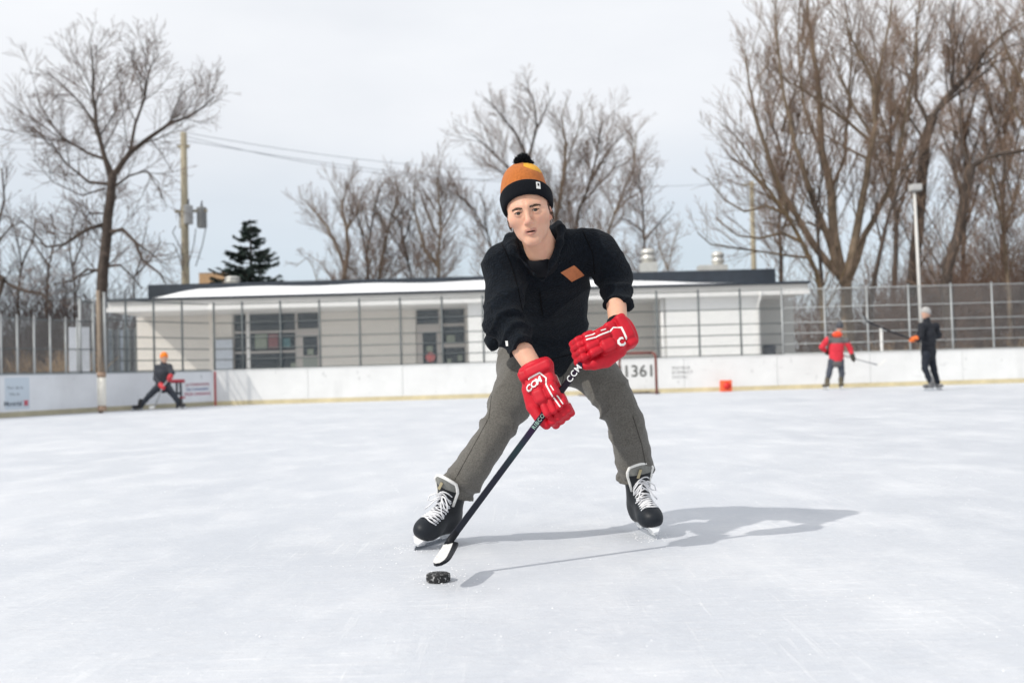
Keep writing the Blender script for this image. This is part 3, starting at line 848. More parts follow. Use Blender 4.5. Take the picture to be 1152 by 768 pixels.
DEF = dict(n=(2.0, 3.6, 4.6), ratio=(0.55, 0.6, 0.62), ang=(0.45, 1.0), up=0.18, wob=0.16, lift=0.05, tip=0.008, rk=0.0115, start=0.15)
M_BARK = mat('bark_dark', (0.075, 0.058, 0.048), 0.9, var=0.35, vscale=5, bump=0.5, bscale=14)
M_BARK_T = mat('bark_tan', (0.202, 0.153, 0.107), 0.9, var=0.4, vscale=3, bump=0.5, bscale=14)
M_TWIG = mat('twig_brown', (0.176, 0.125, 0.101), 0.9, var=0.3, vscale=1.5)
M_TWIG_G = mat('twig_grey', (0.227, 0.166, 0.133), 0.9, var=0.3, vscale=1.5)
M_TWIG_R = mat('twig_russet', (0.234, 0.163, 0.120), 0.9, var=0.3, vscale=1.5)
NTREE = [0]
def tree(limbs, Y, label, seed, mt=M_BARK, mw=M_TWIG, dep=1.2, group=None, name='bare_tree', **kw):
    """limbs: (list of photo pixels, r0, r1); the first limb is the trunk, carried down to the ground"""
    rnd = random.Random(seed); P = dict(DEF); P.update(kw)
    S = Y/FPX
    first = limbs[0][0]; base = at(*first[0], Y)
    root = empty(name, (base.x, Y, 0), 0, label, 'tree', group)
    org = Vector((base.x, Y, 0))
    trunk, tb, tw = Tubes(), Tubes(), Tubes()
    depth = {}
    for li, (pp, r0, r1) in enumerate(limbs):
        pts = []; slope = 0 if li == 0 else rnd.uniform(-dep, dep)
        y0 = 0.0
        if li > 0:                       # start at the depth of the nearest limb already built
            best = None
            for q in depth:
                dd = (q[0]-pp[0][0])**2 + (q[1]-pp[0][1])**2
                if best is None or dd < best[0]: best = (dd, depth[q])
            y0 = best[1]
        acc = 0
        for i, (x_, y_) in enumerate(pp):
            if i: acc += math.hypot(x_-pp[i-1][0], y_-pp[i-1][1])*S
            yy = y0 + slope*0.25*acc
            depth[(x_, y_)] = yy
            pts.append(at(x_, y_, Y + yy) - org)
        if li == 0 or pp[0][1] > 328:
            b0 = pts[0].copy(); b0.z = -0.1; pts = [b0] + pts
        # subdivide and roughen
        fine = []
        for a, b_ in zip(pts[:-1], pts[1:]):
            m_ = max(1, int((b_-a).length/0.6))
            for j in range(m_):
                q = a.lerp(b_, j/m_)
                if j: q = q + rvec(rnd)*0.05
                fine.append(q)
        fine.append(pts[-1]); k = len(fine)
        rad = [r0 + (r1-r0)*(j/(k-1)) for j in range(k)]
        (trunk if li == 0 or r0 > 0.11 else tb).add(fine, rad, 8 if r0 > 0.08 else 6)
        tot = sum((b_-a).length for a, b_ in zip(fine[:-1], fine[1:]))
        PP = dict(P)
        if li == 0: PP['start'] = P.get('tstart', 0.55)
        sub(tb, tw, fine, r0, r1, min(tot, P.get('cap', 4.5)), 0, rnd, PP)
    trunk.build('trunk', mt, root)
    c = tb.build('crown', mw if kw.get('thin') else mt, root)
    tag(tw.build('twigs', mw, c), kind='stuff')
    return root

# --- the big spreading tree on the left
tree([
  ([(114,352),(116,300),(121,245),(126,205),(127,195)], 0.245, 0.160),
  ([(126,205),(117,175),(108,140),(104,105),(103,60),(101,44)], 0.102, 0.016),
  ([(108,140),(85,110),(66,92),(50,80)], 0.054, 0.016),
  ([(127,195),(120,180),(98,172),(70,155),(46,120),(40,100)], 0.075, 0.016),
  ([(127,198),(146,172),(168,155),(190,140),(215,130),(243,108)], 0.116, 0.016),
  ([(146,172),(152,140),(163,110),(170,75),(180,60)], 0.068, 0.012),
  ([(190,140),(205,105),(222,92)], 0.034, 0.010),
  ([(163,110),(150,75),(148,55)], 0.034, 0.010),
  ([(122,207),(100,205),(75,185),(55,155),(35,145)], 0.068, 0.016),
  ([(118,212),(92,220),(60,205),(38,180)], 0.041, 0.012),
  ([(126,212),(145,198),(165,192),(180,215),(188,235)], 0.054, 0.012),
  ([(165,192),(178,205),(182,228)], 0.031, 0.010),
  ([(118,252),(98,258),(72,275),(52,278),(35,258),(15,240)], 0.082, 0.016),
  ([(119,262),(138,258),(152,272),(160,292),(180,308),(188,322)], 0.088, 0.024),
  ([(152,272),(170,285),(190,300)], 0.041, 0.012),
  ([(115,305),(98,303),(80,316),(60,320)], 0.061, 0.024),
  ([(117,300),(135,298),(148,310),(160,325)], 0.061, 0.024),
  ([(110,303),(90,312),(86,330)], 0.048, 0.024),
  ([(121,240),(100,240),(92,255),(85,285)], 0.041, 0.012),
  ([(168,155),(180,170),(195,195)], 0.034, 0.010),
], 38, 'large spreading bare tree with drooping lower limbs left of the utility pole', 11, n=(2.5, 4.2, 5.6), cap=5.0, up=0.08, tip=0.0065, tstart=0.5)

# --- middle rows behind the pavilion
G_MID = 'bare trees rising behind the pavilion roof'
def mid_tree(limbs, label, seed, Y=52, **kw):
    p = dict(mt=M_BARK_T if seed % 2 else M_BARK, mw=M_TWIG_G, group=G_MID, n=(2.6, 4.0, 4.6), cap=6.0, up=0.24, tip=0.008, ang=(0.4, 0.95), tstart=0.4)
    p.update(kw)
    return tree(limbs, Y, label, seed, **p)
mid_tree([([(388,332),(388,310),(388,300)],0.16,0.12),([(388,302),(378,275),(368,255),(352,235),(342,225)],0.10,0.02),([(388,302),(392,280),(390,255),(384,230),(392,205)],0.12,0.02),([(390,258),(402,240),(408,215)],0.06,0.02)],
         'forked bare tree leftmost of the row behind the pavilion', 21)
mid_tree([([(413,332),(414,300),(411,280)],0.11,0.08),([(411,280),(404,250),(398,220)],0.07,0.02),([(413,285),(418,255),(424,225),(430,205)],0.07,0.02)],
         'slim twin-topped bare tree second in the row behind the pavilion', 22)
mid_tree([([(423,332),(428,300),(436,262),(444,235),(450,205)],0.14,0.03),([(436,262),(425,240),(420,220)],0.06,0.02),([(438,255),(455,235),(462,215)],0.05,0.02)],
         'right-leaning single-stemmed bare tree third in the row behind the pavilion', 23)
mid_tree([([(467,332),(458,290),(452,255),(440,240)],0.10,0.03),([(455,270),(462,245),(470,222)],0.05,0.02)],
         'thin left-leaning bare tree fourth in the row behind the pavilion', 24)
mid_tree([([(493,332),(494,305),(494,275),(495,240),(492,200)],0.19,0.03),([(493,300),(478,282),(472,258),(466,235),(466,205)],0.10,0.02),([(495,270),(482,245),(474,220)],0.06,0.02),([(495,262),(508,240),(516,215)],0.06,0.02)],
         'stout upright bare tree last in the row left of the main skater', 25)
mid_tree([([(560,332),(555,285),(548,262),(535,238),(518,222),(500,212)],0.13,0.02),([(548,262),(545,235),(540,215)],0.05,0.02)],
         'arching bare tree bending left behind the main skater\'s shoulder', 26)
mid_tree([([(362,332),(352,300),(345,290),(332,300)],0.06,0.02),([(378,335),(372,310),(360,295),(345,285)],0.07,0.02)],
         'low scrubby bare tree at the left foot of the pavilion row', 27, cap=2.2)
big = dict(n=(2.4, 3.7, 4.4), cap=6.6)
mid_tree([([(590,332),(594,280),(598,225),(594,180)],0.24,0.13),([(594,182),(580,150),(560,125),(545,110)],0.09,0.02),([(594,180),(604,145),(600,110),(590,98)],0.10,0.02),([(598,225),(572,190),(548,165),(530,150)],0.09,0.02),([(604,145),(616,120),(624,105)],0.05,0.015)],
         'tall bare tree rising straight behind the main skater\'s hat', 28, Y=58, **big)
mid_tree([([(618,332),(622,270),(634,200),(637,160)],0.20,0.09),([(637,162),(632,130),(640,108)],0.07,0.015),([(634,195),(650,150),(655,120)],0.06,0.015),([(628,235),(612,205),(606,180)],0.06,0.015)],
         'tall slender bare tree just right of the main skater\'s hat', 29, Y=58, **big)
mid_tree([([(636,332),(650,240),(664,205),(672,170),(676,140)],0.20,0.03),([(664,205),(688,165),(708,145)],0.09,0.02),([(672,170),(660,140)],0.05,0.015),([(655,228),(690,190),(716,175)],0.07,0.02)],
         'right-leaning tall bare tree behind the main skater\'s raised shoulder', 30, Y=58, **big)
mid_tree([([(676,332),(684,260),(697,225),(712,195),(716,150)],0.13,0.03),([(690,240),(705,225),(722,215)],0.06,0.02)],
         'slim bare tree rising over the skater\'s left sleeve', 31, Y=56)
mid_tree([([(726,335),(726,290),(724,255),(722,220),(718,195)],0.13,0.03),([(725,270),(742,250),(756,235)],0.06,0.02),([(725,262),(708,248),(695,245)],0.06,0.02)],
         'bare tree with flat side limbs directly above the nearest roof vent', 32, Y=55, ang=(0.6, 1.1), up=0.1)
mid_tree([([(752,335),(752,300),(757,275),(765,250)],0.07,0.02),([(752,305),(744,285),(738,262)],0.05,0.02)],
         'small twiggy bare tree between the two big roof vents', 33, Y=52, cap=2.5)

# --- the great clump and its neighbours on the right
G_R = 'tall bare trees on the right'
rt = dict(mw=M_TWIG_R, group=G_R, n=(2.0, 3.6, 4.8), cap=5.4, ang=(0.35, 0.95), up=0.28, tip=0.0065, wob=0.13, tstart=0.35)
tree([([(952,345),(952,320),(945,300),(938,265),(935,215),(924,170),(922,120),(915,60),(905,-20)],0.252,0.03),
      ([(947,312),(915,275),(892,235),(868,190),(852,140),(843,95),(838,55)],0.148,0.02),
      ([(892,235),(866,222),(840,190),(822,165),(808,150)],0.059,0.015),
      ([(945,312),(925,250),(908,205),(893,160),(882,110),(875,50),(873,0)],0.141,0.02),
      ([(938,265),(910,250),(880,255),(858,250)],0.052,0.02),
      ([(952,312),(962,270),(970,225),(978,175),(985,140),(982,90),(966,60),(950,20)],0.178,0.02),
      ([(985,140),(990,80),(1000,30),(1008,-20)],0.074,0.02),
      ([(980,160),(955,138),(930,120),(905,102),(880,88),(868,65)],0.067,0.015),
      ([(978,180),(950,165),(925,150),(900,150)],0.052,0.015),
      ([(979,150),(960,120),(945,85),(930,40)],0.052,0.015),
      ([(955,315),(972,265),(1000,215),(1012,170),(1020,120),(1030,70),(1035,0)],0.126,0.02),
      ([(924,170),(905,120),(898,60),(900,0)],0.067,0.015),
      ([(935,215),(950,180),(955,120),(958,60),(950,0)],0.067,0.015)],
     36, 'huge bare tree fanning many stems from one base behind the right fence', 41, mt=M_BARK_T, **rt)
tree([([(925,345),(918,305),(902,272),(884,240),(862,210),(845,195)],0.141,0.04),([(902,272),(880,262),(855,268),(830,265),(805,245)],0.059,0.02),([(884,240),(862,232),(838,238),(815,225),(795,200)],0.052,0.02),([(862,210),(840,170),(825,150),(812,140)],0.044,0.015),
      ([(910,290),(870,285),(835,280),(800,275),(785,262)],0.044,0.02)],
     34, 'left-leaning yellowish bare tree over the right end of the pavilion roof', 42, mt=mat('bark_lichen', (0.17, 0.115, 0.05), 0.9, col2=(0.09, 0.07, 0.055), vscale=2.0, bump=0.5, bscale=14), **{**rt, 'up': 0.25, 'n': (1.8, 3.0, 3.6)})
tree([([(927,345),(924,310),(921,275),(918,235),(908,205)],0.096,0.04),([(918,235),(925,200),(922,170)],0.044,0.02)],
     35, 'dark slim bare trunk close beside the leaning yellowish tree', 43, mt=M_BARK, **{**rt, 'cap': 2.5})
tree([([(979,345),(984,312),(992,275),(1002,235),(1015,200),(1032,165)],0.126,0.03),([(992,275),(985,245),(988,215)],0.044,0.02),([(1002,235),(1020,215),(1035,185)],0.044,0.02)],
     35, 'dark bare tree leaning right just left of the lamp post', 44, mt=M_BARK, **{**rt, 'cap': 3.0})
tree([([(1026,345),(1030,280),(1036,220),(1040,160),(1050,130)],0.252,0.20),([(1050,130),(1064,110),(1090,85),(1110,55),(1150,25)],0.111,0.03),([(1050,130),(1072,105),(1074,65),(1068,30),(1075,0)],0.081,0.02),
      ([(1064,112),(1095,80),(1130,55),(1160,45)],0.067,0.02),([(1045,140),(1030,110),(1032,60),(1030,10)],0.089,0.02),([(1062,118),(1090,98),(1120,70),(1150,60)],0.059,0.02),
      ([(1040,160),(1022,130),(1025,90)],0.059,0.02),([(1078,70),(1085,40),(1100,15)],0.037,0.015),([(1036,215),(1020,200),(1005,170)],0.044,0.02),([(1034,62),(1050,30),(1060,0)],0.037,0.012)],
     40, 'massive dark bare tree forking high behind the lamp post', 45, mt=M_BARK, **rt)
tree([([(1066,340),(1066,300),(1078,265),(1085,225),(1092,188)],0.192,0.17),([(1092,188),(1108,178),(1130,172),(1165,168)],0.096,0.06),([(1092,190),(1082,165),(1080,130),(1086,95)],0.059,0.02),([(1108,178),(1122,150),(1135,118)],0.044,0.02),([(1085,222),(1072,180),(1074,150)],0.052,0.02),([(1130,172),(1132,195),(1138,225)],0.044,0.02)],
     34, 'crooked bare tree at the right edge bending over sideways above the thicket', 46, mt=M_BARK, **{**rt, 'up': 0.2})
tree([([(1136,345),(1132,300),(1128,255),(1118,215),(1112,185)],0.104,0.04),([(1128,255),(1142,225),(1150,200)],0.052,0.02)],
     39, 'slim bare tree rising from the thicket at the far right', 47, mt=M_BARK_T, **rt)
tree([([(1190,345),(1180,250),(1165,160),(1150,90)],0.148,0.06),([(1165,160),(1140,120),(1125,85),(1110,60)],0.059,0.02),([(1150,92),(1128,45),(1120,10)],0.052,0.02),([(1155,120),(1160,60),(1150,0)],0.052,0.02)],
     37, 'bare tree leaning in from beyond the right edge of the picture', 48, mt=M_BARK_T, **rt)
for i, (xb, yt, Y, lab) in enumerate(((1005, 60, 56, 'distant bare tree showing between the great clump and the lamp post'), (1085, 40, 60, 'distant upright bare tree behind the forked dark tree'), (880, 130, 62, 'distant pale bare tree behind the leaning yellowish tree'), (1130, 60, 58, 'distant bare tree behind the crooked right-hand tree'))):
    rr = random.Random(70+i)
    lim = [([(xb,345),(xb+rr.uniform(-4,4),250),(xb+rr.uniform(-8,8),180),(xb+rr.uniform(-10,10),yt)],0.2,0.03)]
    for k in range(5):
        yy = 260 - k*28; s_ = (-1)**k
        lim.append(([(xb, yy),(xb+s_*14, yy-45),(xb+s_*rr.uniform(20,32), yy-100)],0.09,0.02))
    tree(lim, Y, lab, 80+i, mt=M_BARK, **{**rt, 'tip': 0.012})

# --- trees of the thicket at the left edge
for i, (limbs, Y, lab) in enumerate((
    ([([(-6,345),(4,315),(14,322),(30,328),(48,330),(58,345)],0.14,0.04),([(4,315),(-10,305),(-30,312)],0.12,0.06)], 33, 'low dark limb arching over the fence at the left edge'),
    ([([(20,345),(24,300),(18,262),(6,235)],0.09,0.02),([(24,300),(38,270),(40,245)],0.05,0.02)], 44, 'thin bare tree leaning left at the left edge'),
    ([([(52,345),(55,300),(62,270),(58,240)],0.09,0.02),([(55,300),(42,280),(30,262)],0.05,0.02)], 46, 'thin bare tree between the left edge and the big spreading tree'),
    ([([(-15,345),(-8,280),(5,225),(2,190)],0.12,0.03),([(-8,280),(12,255),(25,250)],0.05,0.02)], 42, 'bare tree half cut by the left edge of the picture'),
    ([([(150,345),(152,310),(160,280),(165,255)],0.08,0.02),([(152,310),(170,290),(182,270)],0.05,0.02)], 47, 'thin bare tree right of the big spreading trunk'),
    ([([(84,345),(82,300),(78,270),(84,240)],0.08,0.02),([(82,300),(92,275),(96,255)],0.05,0.02)], 48, 'thin upright bare tree just left of the big spreading trunk'),
)):
    tree(limbs, Y, lab, 100+i, mt=M_BARK, mw=M_TWIG, group='bare trees of the left thicket', n=(1.8, 2.6, 2.8), cap=3.2, up=0.3, tip=0.008, ang=(0.4, 1.0))

# --- thickets nobody could count
def thicket(x0, x1, Y0, Y1, hmin, hmax, cnt, seed, label, m, r=0.012, gap=None):
    rnd = random.Random(seed); tb = Tubes()
    for i in range(cnt):
        Y = rnd.uniform(Y0, Y1); X = at(rnd.uniform(x0, x1), 340, Y).x
        h = rnd.uniform(hmin, hmax) * (0.75 + 0.35*math.sin(X*0.9) * math.sin(X*0.37+1))
        lean = Vector((rnd.gauss(0, 0.28), rnd.gauss(0, 0.2), 1))
        pts = twist(Vector((X, Y, -0.05)), lean, h, rnd, 5, 0.16, 0.0)
        tb.add(pts, [r*1.6*(1-j/5.4) for j in range(6)], 3)
        for k in range(7):
            f = rnd.uniform(0.3, 0.98)*5; a = int(f); p = pts[a].lerp(pts[min(a+1, 5)], f-a)
            d = (lean.normalized() + rvec(rnd)*0.9 + Vector((0,0,0.15)))
            tp = twist(p, d, h*rnd.uniform(0.15, 0.36), rnd, 3, 0.2, 0.0)
            tb.add(tp, [r*0.8, r*0.6, r*0.45, r*0.3], 3)
    o = tb.build('thicket', m)
    tag(o, label, 'thicket', kind='stuff')
M_TH_L = mat('thicket_dark', (0.075, 0.055, 0.050), 0.95, var=0.35, vscale=0.5)
M_TH_R = mat('thicket_russet', (0.150, 0.099, 0.075), 0.95, var=0.4, vscale=0.4)
M_TH_T = mat('dry_stalks', (0.27, 0.185, 0.105), 0.95, var=0.35, vscale=0.6)
thicket(-320, 180, 40, 52, 3.2, 7.0, 1700, 1, 'dark tangled brushwood behind the left fence under the big tree', M_TH_L, 0.017)
thicket(-320, 165, 34, 40, 1.8, 3.4, 1100, 2, 'low dark brush close behind the left fence', M_TH_L, 0.014)
thicket(-60, 105, 26.5, 32, 0.9, 1.9, 420, 3, 'tan dry stalks behind the low fence at the left edge', M_TH_T, 0.012)
thicket(990, 1400, 44, 60, 4.5, 9.0, 2200, 4, 'russet tangled brushwood behind the lamp post and right fence', M_TH_R, 0.018)
thicket(880, 1400, 36, 44, 2.2, 4.8, 1200, 5, 'low russet brush close behind the right fence', M_TH_R, 0.015)
thicket(880, 1210, 30, 34, 0.5, 1.5, 400, 7, 'dry tan undergrowth at the foot of the right-hand trees', M_TH_T, 0.011)
thicket(310, 830, 66, 84, 4.5, 8.0, 900, 6, 'pale far twiggy scrub showing just above the pavilion roof', M_TWIG_G, 0.017)

# --- the spruce
def spruce(x, ytop, Y, label, seed):
    rnd = random.Random(seed); top = at(x, ytop, Y); X = at(x, 318, Y).x
    root = empty('spruce_tree', (X, Y, 0), 0, label, 'tree')
    H = top.z
    MB().tube([(0,0,0), (0,0,H*0.6), (top.x - X,0,H)], [0.2, 0.1, 0.015], 8).build('trunk', M_BARK, root)
    V = []; Q = []; n = 0; tb = Tubes()
    z = H*0.32
    while z < H - 0.15:
        f = (H - z)/(H*0.68); ln0 = 0.16 + 3.1*f**1.05
        for k in range(max(4, int(4 + 5*f))):
            a = rnd.uniform(0, 2*math.pi); ln = ln0*rnd.uniform(0.55, 1.18)
            d = Vector((math.cos(a), math.sin(a), rnd.uniform(-0.32, 0.02)))
            pts = [Vector((0,0,z + rnd.uniform(-.1,.1)))]
            for j in range(1, 5):
                g = j/4; pts.append(pts[0] + Vector((d.x*ln*g, d.y*ln*g, d.z*ln*g + 0.30*ln*g*g)))
            tb.add(pts, [0.025*(1-j/5)+0.004 for j in range(5)], 3)
            for j in range(int(16 + 70*ln/2)):
                g = rnd.uniform(0.18, 1.0); s_ = g*4; i = min(3, int(s_)); p = pts[i].lerp(pts[i+1], s_-i)
                q = (d.cross(Vector((0,0,1))).normalized()*rnd.choice((-1,1)) + d*0.8 + Vector((0,0,rnd.uniform(-0.45,0.3)))).normalized()
                l2 = rnd.uniform(0.16, 0.42)*(1.15 - 0.45*g); w = rnd.uniform(0.035, 0.07)
                up = q.cross(rvec(rnd)).normalized()*w
                V += [p - up*0.4, p + q*l2*0.5 - up, p + q*l2, p + q*l2*0.5 + up]; Q.append((n, n+1, n+2, n+3)); n += 4
        z += 0.16 + 0.10*f
    c = link_mesh('crown', np_mesh('crown', np.array([tuple(v) for v in V]), np.array(Q), False), mat('spruce_needles', (0.034, 0.054, 0.044), 0.8, var=0.45, vscale=2.5), root)
    tb.build('branches', M_BARK, c)
spruce(282, 248, 46, 'dark green spruce rising behind the pavilion roof', 5)
# ================================================================== IMPLICIT SURFACES (for bodies, clothes, gloves)
def axis_pts(lo, hi, h, fine=None, hf=None):
    if fine is None: return np.arange(lo, hi + h, h)
    a = np.arange(lo, fine[0], h); b = np.arange(fine[0], fine[1], hf); c = np.arange(fine[1], hi + h, h)
    return np.concatenate([a, b, c])

class Field:
    def __init__(s, xs, ys, zs):
        s.ax = (np.asarray(xs, float), np.asarray(ys, float), np.asarray(zs, float))
        s.F = np.full(tuple(len(a) for a in s.ax), 1.0, np.float32)
    def _sl(s, lo, hi):
        return tuple(slice(max(0, int(np.searchsorted(a, l)) - 1), min(len(a), int(np.searchsorted(a, h)) + 1)) for a, l, h in zip(s.ax, lo, hi))
    def grid(s, sl):
        return (s.ax[0][sl[0]][:,None,None], s.ax[1][sl[1]][None,:,None], s.ax[2][sl[2]][None,None,:])
    def add(s, prim, k=0.0, pad=0.03):
        fn, lo, hi = prim; pad = pad + k
        sl = s._sl([l - pad for l in lo], [h + pad for h in hi])
        d = fn(*s.grid(sl)).astype(np.float32); F = s.F[sl]
        if k > 0:
            h = np.maximum(k - np.abs(F - d), 0) / k
            s.F[sl] = np.minimum(F, d) - h*h*k*0.25
        else: s.F[sl] = np.minimum(F, d)
        return s
    def cut(s, prim, k=0.0, pad=0.02):
        fn, lo, hi = prim; pad = pad + k
        sl = s._sl([l - pad for l in lo], [h + pad for h in hi])
        d = -fn(*s.grid(sl)).astype(np.float32); F = s.F[sl]
        if k > 0:
            h = np.maximum(k - np.abs(F - d), 0) / k
            s.F[sl] = np.maximum(F, d) + h*h*k*0.25
        else: s.F[sl] = np.maximum(F, d)
        return s
    def surface(s):
        F = s.F; neg = F < 0
        c = [neg[i:neg.shape[0]-1+i, j:neg.shape[1]-1+j, k:neg.shape[2]-1+k] for i in (0,1) for j in (0,1) for k in (0,1)]
        anyn = c[0].copy(); alln = c[0].copy()
        for q in c[1:]: anyn |= q; alln &= q
        act = anyn & ~alln
        idx = np.argwhere(act); N = len(idx)
        vid = np.full(act.shape, -1, np.int32); vid[act] = np.arange(N)
        acc = np.zeros((N, 3)); cnt = np.zeros(N)
        I = [idx[:,0], idx[:,1], idx[:,2]]
        for ax in range(3):
            o1, o2 = [a for a in range(3) if a != ax]
            for p in (0,1):
                for q in (0,1):
                    off = [0,0,0]; off[o1] = p; off[o2] = q
                    A = [I[a] + off[a] for a in range(3)]; B = list(A); B[ax] = A[ax] + 1
                    fa = F[A[0],A[1],A[2]]; fb = F[B[0],B[1],B[2]]
                    m = (fa < 0) != (fb < 0)
                    t = np.where(m, fa / np.where(m, fa - fb, 1), 0)
                    P = np.stack([s.ax[a][A[a]] for a in range(3)], 1)
                    P[:,ax] += t * (s.ax[ax][B[ax]] - s.ax[ax][A[ax]])
                    acc += P * m[:,None]; cnt += m
        V = acc / cnt[:,None]
        Q = []
        for ax in range(3):
            n = [slice(None)]*3; n2 = [slice(None)]*3
            n[ax] = slice(0, -1); n2[ax] = slice(1, None)
            ed = neg[tuple(n)] != neg[tuple(n2)]
            e = np.argwhere(ed); o1, o2 = [(1,2),(2,0),(0,1)][ax]
            ok = (e[:,o1] > 0) & (e[:,o2] > 0) & (e[:,o1] < F.shape[o1]-1) & (e[:,o2] < F.shape[o2]-1)
            e = e[ok]
            def vv(d1, d2):
                x = e.copy(); x[:,o1] -= d1; x[:,o2] -= d2
                return vid[x[:,0],x[:,1],x[:,2]]
            q = np.stack([vv(1,1), vv(0,1), vv(0,0), vv(1,0)], 1)
            ins = neg[e[:,0],e[:,1],e[:,2]]
            q[~ins] = q[~ins][:,::-1]
            Q.append(q)
        return V, np.concatenate(Q)

def relax(V, Q, it=1, lam=0.5):
    E = np.concatenate([Q[:,[0,1]], Q[:,[1,2]], Q[:,[2,3]], Q[:,[3,0]]])
    for _ in range(it):
        S = np.zeros_like(V); C = np.zeros(len(V))
        for a, b in ((0,1),(1,0)):
            np.add.at(S, E[:,a], V[E[:,b]]); np.add.at(C, E[:,a], 1)
        V = V + lam*(S/np.maximum(C,1)[:,None] - V)
    return V

def normals(V, Q):
    N = np.cross(V[Q[:,2]] - V[Q[:,0]], V[Q[:,3]] - V[Q[:,1]])
    R = np.zeros_like(V)
    for k in range(4): np.add.at(R, Q[:,k], N)
    return R / (np.linalg.norm(R, axis=1, keepdims=True) + 1e-12)

def A3(v): return np.array((v[0], v[1], v[2]), float)

def cone(a, b, ra, rb):
    a, b = A3(a), A3(b); d = b - a; L2 = max(1e-12, d.dot(d)); r = max(ra, rb)
    def fn(X, Y, Z):
        t = np.clip(((X-a[0])*d[0] + (Y-a[1])*d[1] + (Z-a[2])*d[2]) / L2, 0, 1)
        return np.sqrt((X-a[0]-t*d[0])**2 + (Y-a[1]-t*d[1])**2 + (Z-a[2]-t*d[2])**2) - (ra + t*(rb-ra))
    return fn, np.minimum(a, b) - r, np.maximum(a, b) + r

def ell(c, r, R=None):
    """ellipsoid; R rows = local axes"""
    c = A3(c); r = A3(r); R = np.eye(3) if R is None else np.array(R, float); m = r.max(); mn = r.min()
    def fn(X, Y, Z):
        x, y, z = X-c[0], Y-c[1], Z-c[2]
        q = [(R[i,0]*x + R[i,1]*y + R[i,2]*z)/r[i] for i in range(3)]
        k0 = np.sqrt(q[0]**2 + q[1]**2 + q[2]**2)
        k1 = np.sqrt((q[0]/r[0])**2 + (q[1]/r[1])**2 + (q[2]/r[2])**2) + 1e-9
        return k0*(k0-1)/k1
    return fn, c - m, c + m

def rbox(c, h, rr, R=None):
    """rounded box; R rows = local axes"""
    c = A3(c); h = A3(h); R = np.eye(3) if R is None else np.array(R, float); m = np.linalg.norm(h)
    def fn(X, Y, Z):
        x, y, z = X-c[0], Y-c[1], Z-c[2]
        q = [np.abs(R[i,0]*x + R[i,1]*y + R[i,2]*z) - (h[i]-rr) for i in range(3)]
        return np.sqrt(np.maximum(q[0],0)**2 + np.maximum(q[1],0)**2 + np.maximum(q[2],0)**2) + np.minimum(np.maximum(np.maximum(q[0],q[1]),q[2]),0) - rr
    return fn, c - m, c + m

def sweep(st, u):
    """elliptical limb; st = (centre, half width along u, half depth) stations"""
    C = [A3(s_[0]) for s_ in st]; u = A3(u)
    rm = max(max(s_[1], s_[2]) for s_ in st)
    def fn(X, Y, Z):
        out = None
        for i in range(len(st)-1):
            a, b = C[i], C[i+1]; d = b - a; L_ = np.linalg.norm(d); dn = d/L_
            uu = u - dn*u.dot(dn); uu /= np.linalg.norm(uu); vv = np.cross(dn, uu)
            x, y, z = X-a[0], Y-a[1], Z-a[2]
            s_ = x*dn[0] + y*dn[1] + z*dn[2]; t = np.clip(s_/L_, 0, 1)
            ru = st[i][1] + t*(st[i+1][1]-st[i][1]); rv = st[i][2] + t*(st[i+1][2]-st[i][2])
            au = (x*uu[0] + y*uu[1] + z*uu[2])/ru; av = (x*vv[0] + y*vv[1] + z*vv[2])/rv
            mn = np.minimum(ru, rv); aw = (s_ - t*L_)/mn
            dd = (np.sqrt(au*au + av*av + aw*aw) - 1)*mn
            out = dd if out is None else np.minimum(out, dd)
        return out
    return fn, np.min(C, 0) - rm, np.max(C, 0) + rm

def halfspace(p, n, lo, hi):
    """solid on the side n points away from"""
    p, n = A3(p), A3(n)/np.linalg.norm(A3(n))
    return (lambda X, Y, Z: (X-p[0])*n[0] + (Y-p[1])*n[1] + (Z-p[2])*n[2]), lo, hi

def limb_param(V, pts):
    """arc length and polar angle of each vertex about a poly-line"""
    pts = [A3(p) for p in pts]; best = np.full(len(V), 9.0); S = np.zeros(len(V)); ANG = np.zeros(len(V)); acc = 0
    for a, b in zip(pts[:-1], pts[1:]):
        d = b - a; L_ = np.linalg.norm(d); dn = d/L_
        t = np.clip((V-a) @ dn, 0, L_); W = V - a - t[:,None]*dn; D = np.linalg.norm(W, axis=1)
        u = np.cross(dn, (0.2, 0.9, 0.1)); u /= np.linalg.norm(u); v = np.cross(dn, u)
        m = D < best
        best[m] = D[m]; S[m] = acc + t[m]; ANG[m] = np.arctan2(W[m] @ v, W[m] @ u); acc += L_
    return S, ANG, best

def wob(V, f, seed=0):
    """cheap smooth 3-D noise in -1..1"""
    r = np.random.RandomState(seed); out = np.zeros(len(V))
    for k in range(5):
        d = r.normal(size=3); d /= np.linalg.norm(d); d2 = r.normal(size=3); d2 /= np.linalg.norm(d2)
        out += np.sin(V @ d * f * (0.7 + 0.25*k) + 1.3*np.sin(V @ d2 * f*0.6 + k) + r.uniform(0, 6.28))
    return out / 3.0

def rot_frame(fwd_up):
    pass

def solid(name, field, mats, parent, it=1, disp=None, mi=None, cols=None, inv=None):
    V, Q = field.surface()
    if it: V = relax(V, Q, it)
    if disp is not None:
        V = V + normals(V, Q) * disp(V)[:,None]
    me = np_mesh(name, V, Q)
    o = link_mesh(name, me, mats, parent)
    if mi is not None:
        me.polygons.foreach_set('material_index', mi(V[Q].mean(1)).astype(np.int32))
    if cols is not None:
        ca = me.color_attributes.new('Col', 'FLOAT_COLOR', 'POINT')
        c = np.ones((len(V), 4), np.float32); c[:,:3] = cols(V)
        ca.data.foreach_set('color', c.ravel())
    return o

def inv_parent(o, root):
    """world-space mesh under a placed Empty"""
    o.parent = root
    o.matrix_parent_inverse = root.matrix_basis.inverted()
    return o
